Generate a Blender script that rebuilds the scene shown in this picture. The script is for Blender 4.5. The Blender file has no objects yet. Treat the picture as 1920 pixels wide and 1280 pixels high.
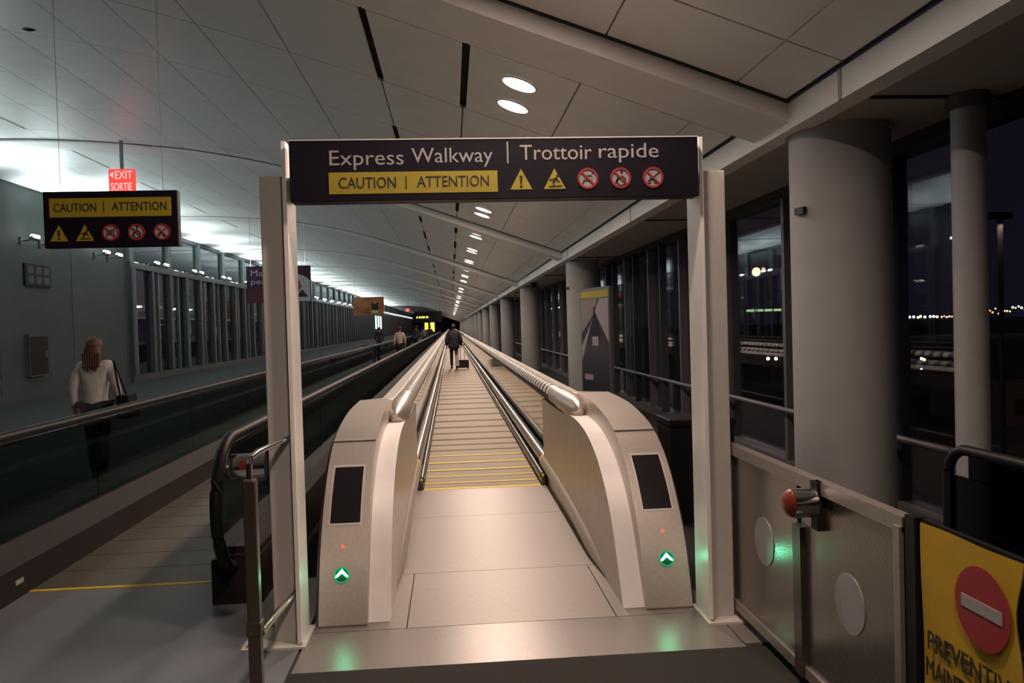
import bpy, bmesh, math, random
from mathutils import Vector, Matrix
random.seed(7)
PI = math.pi
S = bpy.context.scene
COL = S.collection

# ------------------------------------------------------------------ camera
def setup_camera():
    f, roll, vx, vy, h = 1500.0, math.radians(1.7), 845.0, 612.0, 1.65
    d = Vector((vx - 960, 640 - vy, -f)).normalized()          # corridor axis seen from the camera
    u = Vector((-math.sin(roll), math.cos(roll), 0)); u = (u - d * u.dot(d)).normalized()
    r = d.cross(u)
    m = Matrix((r, d, u)).to_4x4()
    cam = bpy.data.cameras.new('camera'); cam.sensor_width = 36; cam.lens = f / 1920 * 36
    cam.clip_start = 0.05; cam.clip_end = 2000
    o = bpy.data.objects.new('camera', cam); COL.objects.link(o)
    o.matrix_world = Matrix.Translation((0, 0, h)) @ m
    S.camera = o
setup_camera()

# ------------------------------------------------------------------ world, exposure
W = bpy.data.worlds.new('night'); S.world = W; W.use_nodes = True
bg = W.node_tree.nodes['Background']; bg.inputs[0].default_value = (0.10, 0.075, 0.14, 1); bg.inputs[1].default_value = 0.09
S.view_settings.view_transform = 'Standard'; S.view_settings.look = 'None'
S.view_settings.exposure = 0.10; S.view_settings.gamma = 1; S.view_settings.use_curve_mapping = False

WARM = (1.0, 0.76, 0.63); COOL = (0.80, 0.95, 0.97)
DOWN_W = 40.0      # watts of each recessed downlight
UP_W = 48.0       # watts of each wall uplight
def area_lamp(name, loc, direction, size, power, color, shape='DISK', spread=180):
    l = bpy.data.lights.new(name, 'AREA'); l.shape = shape; l.size = size; l.energy = power; l.color = color
    l.spread = math.radians(spread)
    o = bpy.data.objects.new(name, l); COL.objects.link(o)
    o.location = loc; o.rotation_euler = Vector(direction).to_track_quat('-Z', 'Y').to_euler()
    return o

# ------------------------------------------------------------------ materials
MATS = {}
def mat(name, col, rough=0.5, metal=0.0, var=0.08, scale=8.0, bump=0.0, emit=None, estr=0.0, stretch=None, spec=0.5):
    if name in MATS: return MATS[name]
    m = bpy.data.materials.new(name); m.use_nodes = True; nt = m.node_tree; b = nt.nodes['Principled BSDF']
    b.inputs['Roughness'].default_value = rough; b.inputs['Metallic'].default_value = metal
    b.inputs['Specular IOR Level'].default_value = spec
    tc = nt.nodes.new('ShaderNodeTexCoord'); mp = nt.nodes.new('ShaderNodeMapping')
    nt.links.new(tc.outputs['Object'], mp.inputs[0])
    if stretch: mp.inputs['Scale'].default_value = stretch
    n = nt.nodes.new('ShaderNodeTexNoise'); n.inputs['Scale'].default_value = scale; n.inputs['Detail'].default_value = 5
    nt.links.new(mp.outputs[0], n.inputs['Vector'])
    cr = nt.nodes.new('ShaderNodeValToRGB'); nt.links.new(n.outputs['Fac'], cr.inputs[0])
    cr.color_ramp.elements[0].position = 0.3; cr.color_ramp.elements[1].position = 0.7
    cr.color_ramp.elements[0].color = (*[c * (1 - var) for c in col], 1)
    cr.color_ramp.elements[1].color = (*[min(1, c * (1 + var)) for c in col], 1)
    nt.links.new(cr.outputs[0], b.inputs['Base Color'])
    if bump:
        bp = nt.nodes.new('ShaderNodeBump'); bp.inputs['Strength'].default_value = bump; bp.inputs['Distance'].default_value = 0.01
        nt.links.new(n.outputs['Fac'], bp.inputs['Height']); nt.links.new(bp.outputs[0], b.inputs['Normal'])
    if emit:
        b.inputs['Emission Color'].default_value = (*emit, 1); b.inputs['Emission Strength'].default_value = estr
    MATS[name] = m
    return m
def glass_mat(name, tint=(0.8, 0.85, 0.86), f0=0.07, refl=(0.9, 0.92, 0.95)):
    """clear sheet: see-through, with mirror reflection growing towards grazing angles (same from both faces)"""
    m = bpy.data.materials.new(name); m.use_nodes = True; nt = m.node_tree
    for n in list(nt.nodes): nt.nodes.remove(n)
    out = nt.nodes.new('ShaderNodeOutputMaterial'); mx = nt.nodes.new('ShaderNodeMixShader')
    tr = nt.nodes.new('ShaderNodeBsdfTransparent'); gl = nt.nodes.new('ShaderNodeBsdfGlossy'); lw = nt.nodes.new('ShaderNodeLayerWeight')
    pw = nt.nodes.new('ShaderNodeMath'); pw.operation = 'POWER'; pw.inputs[1].default_value = 4.0
    ma = nt.nodes.new('ShaderNodeMath'); ma.operation = 'MULTIPLY_ADD'; ma.inputs[1].default_value = 0.9 - f0; ma.inputs[2].default_value = f0
    lw.inputs['Blend'].default_value = 0.5
    tr.inputs[0].default_value = (*tint, 1); gl.inputs['Roughness'].default_value = 0.02; gl.inputs[0].default_value = (*refl, 1)
    nt.links.new(lw.outputs['Facing'], pw.inputs[0]); nt.links.new(pw.outputs[0], ma.inputs[0]); nt.links.new(ma.outputs[0], mx.inputs[0])
    nt.links.new(tr.outputs[0], mx.inputs[1]); nt.links.new(gl.outputs[0], mx.inputs[2]); nt.links.new(mx.outputs[0], out.inputs[0])
    MATS[name] = m
    return m
def ribbed_mat(name, c0, c1, scale, rough=0.4, metal=0.6):
    """fine lengthwise grooves across X, too small to model"""
    m = bpy.data.materials.new(name); m.use_nodes = True; nt = m.node_tree; b = nt.nodes['Principled BSDF']
    b.inputs['Roughness'].default_value = rough; b.inputs['Metallic'].default_value = metal
    tc = nt.nodes.new('ShaderNodeTexCoord'); w = nt.nodes.new('ShaderNodeTexWave'); w.bands_direction = 'X'
    w.inputs['Scale'].default_value = scale; w.inputs['Distortion'].default_value = 0
    nt.links.new(tc.outputs['Object'], w.inputs['Vector'])
    cr = nt.nodes.new('ShaderNodeValToRGB'); nt.links.new(w.outputs['Fac'], cr.inputs[0])
    cr.color_ramp.elements[0].position = 0.25; cr.color_ramp.elements[0].color = (*c0, 1)
    cr.color_ramp.elements[1].position = 0.55; cr.color_ramp.elements[1].color = (*c1, 1)
    nt.links.new(cr.outputs[0], b.inputs['Base Color'])
    bp = nt.nodes.new('ShaderNodeBump'); bp.inputs['Strength'].default_value = 0.3; bp.inputs['Distance'].default_value = 0.004
    nt.links.new(w.outputs['Fac'], bp.inputs['Height']); nt.links.new(bp.outputs[0], b.inputs['Normal'])
    MATS[name] = m
    return m
def perforated_mat(name):
    m = bpy.data.materials.new(name); m.use_nodes = True; nt = m.node_tree; b = nt.nodes['Principled BSDF']
    b.inputs['Metallic'].default_value = 0.85; b.inputs['Roughness'].default_value = 0.24
    tc = nt.nodes.new('ShaderNodeTexCoord'); mp = nt.nodes.new('ShaderNodeMapping'); mp.inputs['Scale'].default_value = (0, 1, 1)
    v = nt.nodes.new('ShaderNodeTexVoronoi'); v.inputs['Scale'].default_value = 105; v.inputs['Randomness'].default_value = 0.0
    nt.links.new(tc.outputs['Object'], mp.inputs[0]); nt.links.new(mp.outputs[0], v.inputs['Vector'])
    cr = nt.nodes.new('ShaderNodeValToRGB'); nt.links.new(v.outputs['Distance'], cr.inputs[0])
    cr.color_ramp.elements[0].position = 0.28; cr.color_ramp.elements[0].color = (0.05, 0.046, 0.044, 1)
    cr.color_ramp.elements[1].position = 0.36; cr.color_ramp.elements[1].color = (0.44, 0.41, 0.385, 1)
    nt.links.new(cr.outputs[0], b.inputs['Base Color'])
    MATS[name] = m
    return m

mat('floor_stone', (0.026, 0.028, 0.028), 0.75, 0, 0.12, 60, spec=0.12)
mat('steel_plate', (0.33, 0.30, 0.275), 0.42, 0.6, 0.10, 30, 0.06, stretch=(12, 0.6, 1))
mat('dull_plate', (0.22, 0.225, 0.24), 0.45, 0.45, 0.10, 30, 0.05, stretch=(0.6, 10, 1))
mat('dark_mat', (0.035, 0.031, 0.029), 0.85, 0, 0.2, 200, 0.2, spec=0.15)
mat('ceiling_white', (0.84, 0.84, 0.82), 0.42, 0.0, 0.03, 3)
mat('rib_white', (0.86, 0.84, 0.81), 0.5, 0, 0.03, 4)
mat('void', (0.02, 0.02, 0.02), 0.9)
mat('soffit', (0.42, 0.37, 0.33), 0.7, 0, 0.05, 5)
mat('column_paint', (0.36, 0.35, 0.345), 0.6, 0, 0.05, 6, 0.05)
mat('wall_panel', (0.06, 0.072, 0.072), 0.6, 0, 0.06, 2, spec=0.2)
mat('mullion', (0.16, 0.155, 0.17), 0.45, 0.4, 0.06)
mat('mullion_dark', (0.05, 0.055, 0.06), 0.5, 0.2, 0.06)
mat('mullion_green', (0.09, 0.135, 0.12), 0.5, 0.1, 0.10)
glass_mat('window_glass', (0.75, 0.78, 0.82), 0.05); glass_mat('balustrade_glass', (0.40, 0.47, 0.45), 0.04); glass_mat('smoked_glass', (0.22, 0.22, 0.25), 0.04)
mat('frame_paint', (0.60, 0.565, 0.52), 0.5, 0, 0.04, 6)
mat('lit_side_white', (0.90, 0.86, 0.82), 0.4, 0, 0.03, 6)  # whiter than frame_paint: lamplight on the posts' inner sides put into the colour
mat('sign_face', (0.007, 0.0045, 0.011), 0.5, 0, 0.1, spec=0.2)
mat('sign_yellow', (0.35, 0.27, 0.018), 0.5, 0, 0.04)
mat('sign_white', (0.33, 0.31, 0.295), 0.5, 0, 0.03)
mat('sign_red', (0.30, 0.02, 0.028), 0.5, 0, 0.05)
mat('sign_black', (0.015, 0.012, 0.012), 0.5)
mat('housing_metal', (0.56, 0.50, 0.45), 0.42, 0.55, 0.06, 60, 0.03)
mat('band_white', (0.90, 0.86, 0.83), 0.5, 0.0, 0.03)
mat('inner_metal', (0.58, 0.52, 0.45), 0.32, 0.75, 0.08, 20, 0.04)
mat('mirror_metal', (0.55, 0.50, 0.43), 0.08, 0.95, 0.06, 5)
mat('tube_metal', (0.50, 0.46, 0.42), 0.24, 0.9, 0.06)
mat('dark_tube', (0.09, 0.085, 0.09), 0.25, 0.7, 0.1)
mat('deck_light', (0.72, 0.67, 0.61), 0.4, 0.3, 0.04)
mat('outer_panel', (0.07, 0.085, 0.08), 0.25, 0.4, 0.1)
mat('rubber', (0.008, 0.008, 0.009), 0.5, 0, 0.1, spec=0.3)
mat('skirt_dark', (0.020, 0.015, 0.014), 0.6, 0.0, 0.12, spec=0.15)
mat('screen_black', (0.010, 0.007, 0.010), 0.4, spec=0.2)
mat('chrome', (0.75, 0.73, 0.70), 0.14, 1.0, 0.03)
mat('bronze_post', (0.13, 0.10, 0.085), 0.35, 0.7, 0.1)
mat('yellow_edge', (0.78, 0.58, 0.03), 0.5, 0, 0.08)
mat('green_glow', (0.0, 0.2, 0.08), 0.4, emit=(0.0, 0.9, 0.3), estr=0.28)
mat('green_arrow', (0.3, 0.9, 0.6), 0.4, emit=(0.16, 1.0, 0.52), estr=60)
mat('polished_plate', (0.31, 0.28, 0.26), 0.32, 0.5, 0.08, 30, 0.05, stretch=(12, 0.6, 1))
mat('sleeve_metal', (0.62, 0.56, 0.50), 0.38, 0.8, 0.05)
mat('bright_metal', (0.95, 0.90, 0.80), 0.35, 0.3, 0.03)
mat('bag_white', (0.55, 0.5, 0.52), 0.6)
mat('green_dark', (0.0, 0.06, 0.03), 0.3, emit=(0.0, 0.5, 0.2), estr=0.05)
mat('red_led', (0.5, 0.05, 0.03), 0.4, emit=(1, 0.1, 0.05), estr=1.2)
mat('red_lens', (0.20, 0.025, 0.010), 0.3, 0, 0.1)
mat('lamp_lens', (1, 1, 1), 0.4, emit=(1.0, 0.86, 0.74), estr=9)
mat('uplight_lens', (1, 1, 1), 0.4, emit=(0.86, 0.97, 1.0), estr=14)
mat('exit_red', (0.5, 0.02, 0.02), 0.4, emit=(1.0, 0.06, 0.05), estr=1.0)
mat('exit_letters', (0.7, 0.2, 0.2), 0.4, emit=(1.0, 0.25, 0.22), estr=2.2)
mat('banner_purple', (0.045, 0.012, 0.05), 0.6, 0, 0.3, 2); mat('banner_maroon', (0.075, 0.010, 0.022), 0.6, 0, 0.2, 3)
mat('banner_white', (0.50, 0.52, 0.56), 0.6); mat('banner_brown', (0.25, 0.09, 0.03), 0.6, 0, 0.2)
mat('banner_orange', (0.40, 0.16, 0.06), 0.6, 0, 0.35, 1.2)
mat('cloth_yellow', (0.50, 0.30, 0.01), 0.65, 0, 0.06, 12)
mat('disc_grey', (0.34, 0.335, 0.35), 0.35, 0.2, 0.05)
ribbed_mat('pallet_metal', (0.11, 0.075, 0.035), (0.33, 0.25, 0.145), 24, 0.45, 0.4)
ribbed_mat('pallet_dull', (0.10, 0.087, 0.075), (0.28, 0.25, 0.215), 24)
perforated_mat('perforated_steel')
mat('apron', (0.05, 0.038, 0.03), 0.9, 0, 0.5, 0.05); mat('road_dark', (0.014, 0.012, 0.014), 0.9)
mat('building_tan', (0.22, 0.15, 0.10), 0.8, 0, 0.15, 0.3)

# ------------------------------------------------------------------ mesh helpers
WL = {}
def wloc(o): return WL.get(o.name, Vector((0, 0, 0))) if o else Vector((0, 0, 0))
class MB:
    def __init__(s): s.v = []; s.f = []; s.m = []
    def add(s, vs, fs, mi=0):
        k = len(s.v); s.v += [tuple(v) for v in vs]; s.f += [tuple(i + k for i in f) for f in fs]; s.m += [mi] * len(fs); return s
    def box(s, x0, x1, y0, y1, z0, z1, mi=0):
        return s.add([(x0, y0, z0), (x1, y0, z0), (x1, y1, z0), (x0, y1, z0), (x0, y0, z1), (x1, y0, z1), (x1, y1, z1), (x0, y1, z1)],
                     [(0, 3, 2, 1), (4, 5, 6, 7), (0, 1, 5, 4), (1, 2, 6, 5), (2, 3, 7, 6), (3, 0, 4, 7)], mi)
    def bar(s, a, b, w, d, mi=0):                       # rectangular bar a->b
        a, b = Vector(a), Vector(b); t = (b - a).normalized()
        up = Vector((0, 0, 1)) if abs(t.z) < 0.9 else Vector((0, 1, 0))
        x = t.cross(up).normalized() * (w / 2); y = x.normalized().cross(t) * (d / 2)
        vs = [p + sx * x + sy * y for p in (a, b) for sx, sy in ((-1, -1), (1, -1), (1, 1), (-1, 1))]
        return s.add(vs, [(3, 2, 1, 0), (4, 5, 6, 7), (0, 1, 5, 4), (1, 2, 6, 5), (2, 3, 7, 6), (3, 0, 4, 7)], mi)
    def tube(s, pts, r, n=12, mi=0, cap=True, sq=1.0):
        pts = [Vector(p) for p in pts]; rs = r if isinstance(r, (list, tuple)) else [r] * len(pts); rings = []
        for i, p in enumerate(pts):
            t = (pts[min(i + 1, len(pts) - 1)] - pts[max(i - 1, 0)]).normalized()
            up = Vector((0, 0, 1)) if abs(t.z) < 0.95 else Vector((1, 0, 0))
            x = t.cross(up).normalized(); y = x.cross(t).normalized()
            rings.append([p + (x * math.cos(2 * PI * k / n) + y * math.sin(2 * PI * k / n) * sq) * rs[i] for k in range(n)])
        vs = [v for g in rings for v in g]; fs = []
        for i in range(len(pts) - 1):
            for k in range(n):
                a, b = i * n + k, i * n + (k + 1) % n
                fs.append((a, b, b + n, a + n))
        if cap: fs += [tuple(reversed(range(n))), tuple(range((len(pts) - 1) * n, len(pts) * n))]
        return s.add(vs, fs, mi)
    def prism(s, poly, axis, a, b, mi=0, mcap=None):    # poly: 2D list; axis 'x' -> (y,z), 'y' -> (x,z), 'z' -> (x,y)
        def P(p, t): return (t, p[0], p[1]) if axis == 'x' else ((p[0], t, p[1]) if axis == 'y' else (p[0], p[1], t))
        n = len(poly); vs = [P(p, a) for p in poly] + [P(p, b) for p in poly]
        s.add(vs, [(i, (i + 1) % n, (i + 1) % n + n, i + n) for i in range(n)], mi)
        return s.add(vs, [tuple(reversed(range(n))), tuple(range(n, 2 * n))], mi if mcap is None else mcap)
    def ellipsoid(s, c, r, nu=16, nv=10, mi=0):
        vs = [(c[0], c[1], c[2] - r[2])]; fs = []
        for j in range(1, nv):
            ph = -PI / 2 + PI * j / nv
            for i in range(nu):
                th = 2 * PI * i / nu
                vs.append((c[0] + r[0] * math.cos(ph) * math.cos(th), c[1] + r[1] * math.cos(ph) * math.sin(th), c[2] + r[2] * math.sin(ph)))
        vs.append((c[0], c[1], c[2] + r[2])); L = len(vs) - 1
        for i in range(nu): fs.append((0, 1 + (i + 1) % nu, 1 + i)); fs.append((L, L - nu + i, L - nu + (i + 1) % nu))
        for j in range(nv - 2):
            for i in range(nu):
                a, b = 1 + j * nu + i, 1 + j * nu + (i + 1) % nu
                fs.append((a, b, b + nu, a + nu))
        return s.add(vs, fs, mi)
    def mesh(s, name, off=Vector((0, 0, 0)), smooth=False):
        me = bpy.data.meshes.new(name)
        me.from_pydata([(v[0] - off.x, v[1] - off.y, v[2] - off.z) for v in s.v], [], s.f)
        me.polygons.foreach_set('material_index', s.m)
        bm = bmesh.new(); bm.from_mesh(me); bmesh.ops.recalc_face_normals(bm, faces=bm.faces)
        bm.to_mesh(me); bm.free()
        if smooth:
            me.polygons.foreach_set('use_smooth', [True] * len(me.polygons))
            try: me.set_sharp_from_angle(angle=math.radians(40))
            except Exception: pass
        return me
    def build(s, name, mats, parent=None, smooth=False, bevel=0, origin=None):
        off = wloc(parent) if parent else (Vector(origin) if origin else Vector((0, 0, 0)))
        me = s.mesh(name, off, smooth)
        for m in (mats if isinstance(mats, (list, tuple)) else [mats]): me.materials.append(MATS[m])
        o = bpy.data.objects.new(name, me); COL.objects.link(o)
        if parent: o.parent = parent; WL[o.name] = off.copy()
        else: o.location = off; WL[o.name] = off.copy()
        if bevel:
            b = o.modifiers.new('bevel', 'BEVEL'); b.width = bevel; b.segments = 2; b.limit_method = 'ANGLE'
        return o
def tag(o, label=None, cat=None, group=None, kind=None):
    if label: o['label'] = label
    if cat: o['category'] = cat
    if group: o['group'] = group
    if kind: o['kind'] = kind
    return o
def thing(name, label, cat, loc=(0, 0, 0), group=None):
    o = bpy.data.objects.new(name, None); COL.objects.link(o); o.location = loc; o.empty_display_size = 0.1
    WL[o.name] = Vector(loc); return tag(o, label, cat, group)
def part(name, me, parent, loc, scale=None):            # shared-mesh child at world loc
    o = bpy.data.objects.new(name, me); COL.objects.link(o); o.parent = parent
    o.location = Vector(loc) - wloc(parent); WL[o.name] = Vector(loc)
    if scale: o.scale = scale
    return o
def text(s, mats, parent, x, z, w, h, y, name='lettering', plane='xz', depth=0.002, bold=0.0, label=None):
    """flat lettering whose box starts at (x,z), w wide and h tall; plane 'xz' faces -Y at depth y; 'yz' faces -X with x running to -Y"""
    c = bpy.data.curves.new('t', 'FONT'); c.body = s; c.offset = bold; c.resolution_u = 3
    t = bpy.data.objects.new('t', c); COL.objects.link(t); bpy.context.view_layer.update()
    me = bpy.data.meshes.new_from_object(t.evaluated_get(bpy.context.evaluated_depsgraph_get()))
    bpy.data.objects.remove(t); bpy.data.curves.remove(c)
    vs = [v.co.copy() for v in me.vertices]; fs = [tuple(p.vertices) for p in me.polygons]; bpy.data.meshes.remove(me)
    x0, x1 = min(v.x for v in vs), max(v.x for v in vs); y0, y1 = min(v.y for v in vs), max(v.y for v in vs)
    mb = MB(); k = len(vs)
    def P(v, d):
        a = x + (v.x - x0) / (x1 - x0) * w if plane == 'xz' else x - (v.x - x0) / (x1 - x0) * w
        b = z + (v.y - y0) / (y1 - y0) * h
        return (a, y - d, b) if plane == 'xz' else (y - d, a, b)
    mb.add([P(v, depth) for v in vs], fs)
    edges = {}
    for f in fs:
        for i in range(len(f)):
            e = (f[i], f[(i + 1) % len(f)]); edges[e] = edges.get(e, 0) + 1
    rim = [e for e in edges if (e[1], e[0]) not in edges]
    mb.add([P(v, depth) for v in vs] + [P(v, 0) for v in vs], [(a, b, b + k, a + k) for a, b in rim])
    o = mb.build(name, mats, parent)
    if label: o['label'] = label
    return o
def disc(mb, cx, cz, r, y0, y1, n=28, mi=0, plane='y', sx=1.0):
    mb.prism([(cx + sx * r * math.cos(2 * PI * i / n), cz + r * math.sin(2 * PI * i / n)) for i in range(n)], plane, y0, y1, mi); return mb
def ring(mb, cx, cz, r0, r1, ya, yb, n=28, mi=0, plane='y'):
    def P(r, i, t):
        a, b = cx + r * math.cos(2 * PI * i / n), cz + r * math.sin(2 * PI * i / n)
        return (a, t, b) if plane == 'y' else (t, a, b)
    vs = [P(r, i, t) for t in (ya, yb) for r in (r0, r1) for i in range(n)]; fs = []
    for i in range(n):
        j = (i + 1) % n
        fs += [(i, j, n + j, n + i), (2 * n + i, 3 * n + i, 3 * n + j, 2 * n + j), (n + i, n + j, 3 * n + j, 3 * n + i), (i, 2 * n + i, 2 * n + j, j)]
    return mb.add(vs, fs, mi)
def interp(x, X, Y):
    if x <= X[0]: return Y[0]
    for i in range(len(X) - 1):
        if x <= X[i + 1]: t = (x - X[i]) / (X[i + 1] - X[i]); return Y[i] + t * (Y[i + 1] - Y[i])
    return Y[-1]
def smooth_curve(pts, n=6):                              # Catmull-Rom through 2D points
    out = []
    for i in range(len(pts) - 1):
        p0, p1, p2, p3 = pts[max(i - 1, 0)], pts[i], pts[i + 1], pts[min(i + 2, len(pts) - 1)]
        for k in range(n):
            t = k / n
            out.append(tuple(0.5 * (2 * p1[j] + (p2[j] - p0[j]) * t + (2 * p0[j] - 5 * p1[j] + 4 * p2[j] - p3[j]) * t * t + (3 * p1[j] - p0[j] - 3 * p2[j] + p3[j]) * t ** 3) for j in (0, 1)))
    return out + [tuple(pts[-1])]

YEND = 250.0
YBACK = -9.0
XL, XG, XB = -11.4, 3.6, 2.472          # left wall, window line, cove beam
# ------------------------------------------------------------------ ceiling
CP = smooth_curve([(-11.4, 5.75), (-9.35, 5.78), (-7.72, 5.735), (-6.08, 5.60), (-4.97, 5.455), (-3.41, 5.13), (-1.14, 4.45), (0.71, 3.82), (2.472, 3.2)], 12)
CX = [p[0] for p in CP]; CZ = [p[1] for p in CP]
def cz(x): return interp(x, CX, CZ)
def slope(x): return (cz(x + 0.05) - cz(x - 0.05)) / 0.1
JX = [2.46, 2.09, 1.15, 0.20, -0.66, -1.62, -2.57, -3.53, -4.48, -5.46, -6.45, -7.32, -8.2, -9.2, -10.2, -11.38]
RIB0, RIBP, PP = 5.63, 11.7, 1.95
mb = MB()
strip = [(x, z + 0.09) for x, z in CP]
mb.prism(strip + [(XL, 6.4), (XB, 6.4)][::1] if False else strip + [(XB, 6.3), (XL, 6.3)], 'y', YBACK, YEND)
ceiling = mb.build('ceiling', 'void'); tag(ceiling, kind='structure')
def panel_mesh(i, gl, gr):
    x1, x0 = JX[i] - gr, JX[i + 1] + gl
    mb = MB(); n = 3; xs = [x0 + (x1 - x0) * k / n for k in range(n + 1)]
    mb.prism([(x, cz(x)) for x in xs] + [(x, cz(x) + 0.03) for x in reversed(xs)], 'y', 0.009, PP - 0.009)
    return mb
PM = {}
def add_panel(i, row, y, near, stuff):
    slot = row % 2 == 0
    gr = 0.034 if slot and JX[i] in (0.20, -0.66, -8.2) else 0.007
    gl = 0.034 if slot and JX[i + 1] in (0.20, -0.66, -8.2) else 0.007
    if near:
        k = (i, gl, gr)
        if k not in PM:
            PM[k] = panel_mesh(i, gl, gr).mesh('panel'); PM[k].materials.append(MATS['ceiling_white'])
        part('panel', PM[k], ceiling, (0, y, 0))
    else:
        m = panel_mesh(i, gl, gr); stuff.add([(v[0], v[1] + y, v[2]) for v in m.v], m.f)
rest = MB(); row0 = -8
for r in range(row0, int((YEND - 6.72) / PP)):
    for i in range(len(JX) - 1):
        y = 6.72 + PP * r
        add_panel(i, r, y, 2.0 < y < 36, rest)
tag(rest.build('distant_panels', 'ceiling_white', ceiling), kind='stuff')
# dropped transverse ribs
for k in range(-1, 20):
    y0 = RIB0 + RIBP * k
    m = MB(); xs = [XL + 0.02 + (XB - 0.02 - XL) * j / 60 for j in range(61)]
    d = lambda x: 0.15 if x > -2 else max(0.05, 0.15 - (-2 - x) * 0.03)
    m.prism([(x, cz(x) - d(x)) for x in xs] + [(x, cz(x) - 0.012) for x in reversed(xs)], 'y', y0, y0 + 0.65)
    part('ceiling_rib', (lambda me: (me.materials.append(MATS['rib_white']), me)[1])(m.mesh('ceiling_rib')), ceiling, (0, 0, 0))
    m = MB(); m.prism([(x, cz(x) - 0.012) for x in xs] + [(x, cz(x) + 0.05) for x in reversed(xs)], 'y', y0 - 0.035, y0 + 0.01)
    part('shadow_gap', (lambda me: (me.materials.append(MATS['void']), me)[1])(m.mesh('shadow_gap')), ceiling, (0, 0, 0))

# ------------------------------------------------------------------ cove beam and soffit on the right
trim = MB().box(XB, XB + 0.16, YBACK, YEND, 3.0, 3.19).build('trim_1', 'rib_white'); tag(trim, kind='structure')
for k in range(-1, 40):
    y = 4.86 + 5.85 * k
    MB().box(XB - 0.006, XB + 0.01, y - 0.02, y + 0.02, 3.0, 3.19).build('joint_strip', 'soffit', trim)
MB().box(XB - 0.03, XB, YBACK, YEND, 3.205, 3.23).build('shadow_gap', 'void', trim)
sof = MB().box(XB + 0.16, XG + 0.35, YBACK, YEND, 3.02, 3.14).build('trim_2', 'soffit'); tag(sof, kind='structure')
for k in range(-1, 14):
    y = 4.86 + 5.85 * k
    MB().box(XB + 0.2, XG + 0.1, y - 0.015, y + 0.015, 3.005, 3.03).build('joint_strip', 'void', sof)

# ------------------------------------------------------------------ floor
fl = MB().box(XL - 0.2, XG + 0.3, YBACK, YEND, -0.3, -0.02).build('floor', 'floor_stone'); tag(fl, kind='structure')
def plate(x0, x1, y0, y1, m, name='floor_plate'):
    return MB().box(x0 + 0.003, x1 - 0.003, y0 + 0.003, y1 - 0.003, -0.02, 0.0).build(name, m, fl)
plate(-0.82, 1.44, 3.89, 4.40, 'polished_plate')
plate(-0.82, -0.29, 4.40, 5.37, 'steel_plate'); plate(0.88, 1.44, 4.40, 5.37, 'steel_plate')
plate(-0.29, 0.88, 4.40, 5.37, 'steel_plate'); plate(-0.42, 0.98, 5.37, 6.95, 'steel_plate'); plate(-0.42, 0.98, 6.95, 8.13, 'steel_plate')
plate(-0.82, 1.9, 1.2, 3.89, 'dark_mat', 'floor_mat')
plate(-2.80, -0.83, 3.4, 5.40, 'dull_plate'); plate(-2.80, -0.83, 0.8, 3.4, 'dull_plate')
plate(1.44, 1.9, 3.93, 4.75, 'steel_plate')

# ------------------------------------------------------------------ left wall: solid, then glazed partition
wl = MB().box(XL - 0.25, XL, YBACK, 29.4, -0.02, 6.0).build('wall_left', 'wall_panel'); tag(wl, kind='structure')
for k in range(8):
    MB().box(XL, XL + 0.012, 1.2 + 4.0 * k, 1.23 + 4.0 * k, 0, 5.7).build('panel_joint', 'mullion_dark', wl)
MB().box(XL, XL + 0.03, YBACK, 29.4, -0.02, 0.15).build('baseboard', 'mullion_dark', wl)
wg = MB().box(XL - 0.15, XL + 0.12, 29.4, YEND, 4.06, 4.28).build('window_1', 'mullion_dark'); tag(wg, kind='structure')
MB().box(XL - 0.1, XL + 0.1, 29.4, YEND, -0.02, 0.22).build('sill', 'mullion_dark', wg)
MB().box(XL - 0.1, XL + 0.1, 29.4, YEND, 5.6, 5.8).build('head', 'mullion_dark', wg)
def shared(mb, name, m):
    me = mb.mesh(name); me.materials.append(MATS[m]); return me
mull_me = shared(MB().box(-0.07, 0.16, -0.13, 0.13, 0.22, 4.06), 'mullion', 'mullion_dark')
fin_me = shared(MB().box(-0.09, 0.10, -0.05, 0.05, 0.22, 4.06), 'fin', 'mullion_green')
pane_me = shared(MB().box(-0.01, 0.01, 0.0, 1.95, 0.22, 4.06), 'pane', 'window_glass')
pane2_me = shared(MB().box(-0.01, 0.01, 0.0, 3.9, 4.28, 5.62), 'clerestory_pane', 'window_glass')
post_me = shared(MB().box(-0.14, 0.12, -0.2, 0.2, 4.28, 5.72), 'clerestory_post', 'mullion_green')
k = 0; y = 29.55
while y < YEND - 2:
    part('mullion', mull_me, wg, (XL, y, 0)); part('pane', pane_me, wg, (XL, y, 0))
    if y < 90: part('fin', fin_me, wg, (XL - 0.02, y + 0.75 + 0.35 * ((k * 7) % 3 - 1), 0))
    if k % 2 == 0: part('clerestory_post', post_me, wg, (XL, y, 0)); part('clerestory_pane', pane2_me, wg, (XL, y, 0))
    y += 1.95; k += 1
# end and back walls
we = MB().box(XL, XG, YEND - 0.3, YEND, -0.02, 6.0).build('wall_end', 'wall_panel'); tag(we, kind='structure')
wb = MB().box(XL, XG, YBACK, YBACK + 0.3, -0.02, 6.0).build('wall_back', 'wall_panel'); tag(wb, kind='structure')

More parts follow.
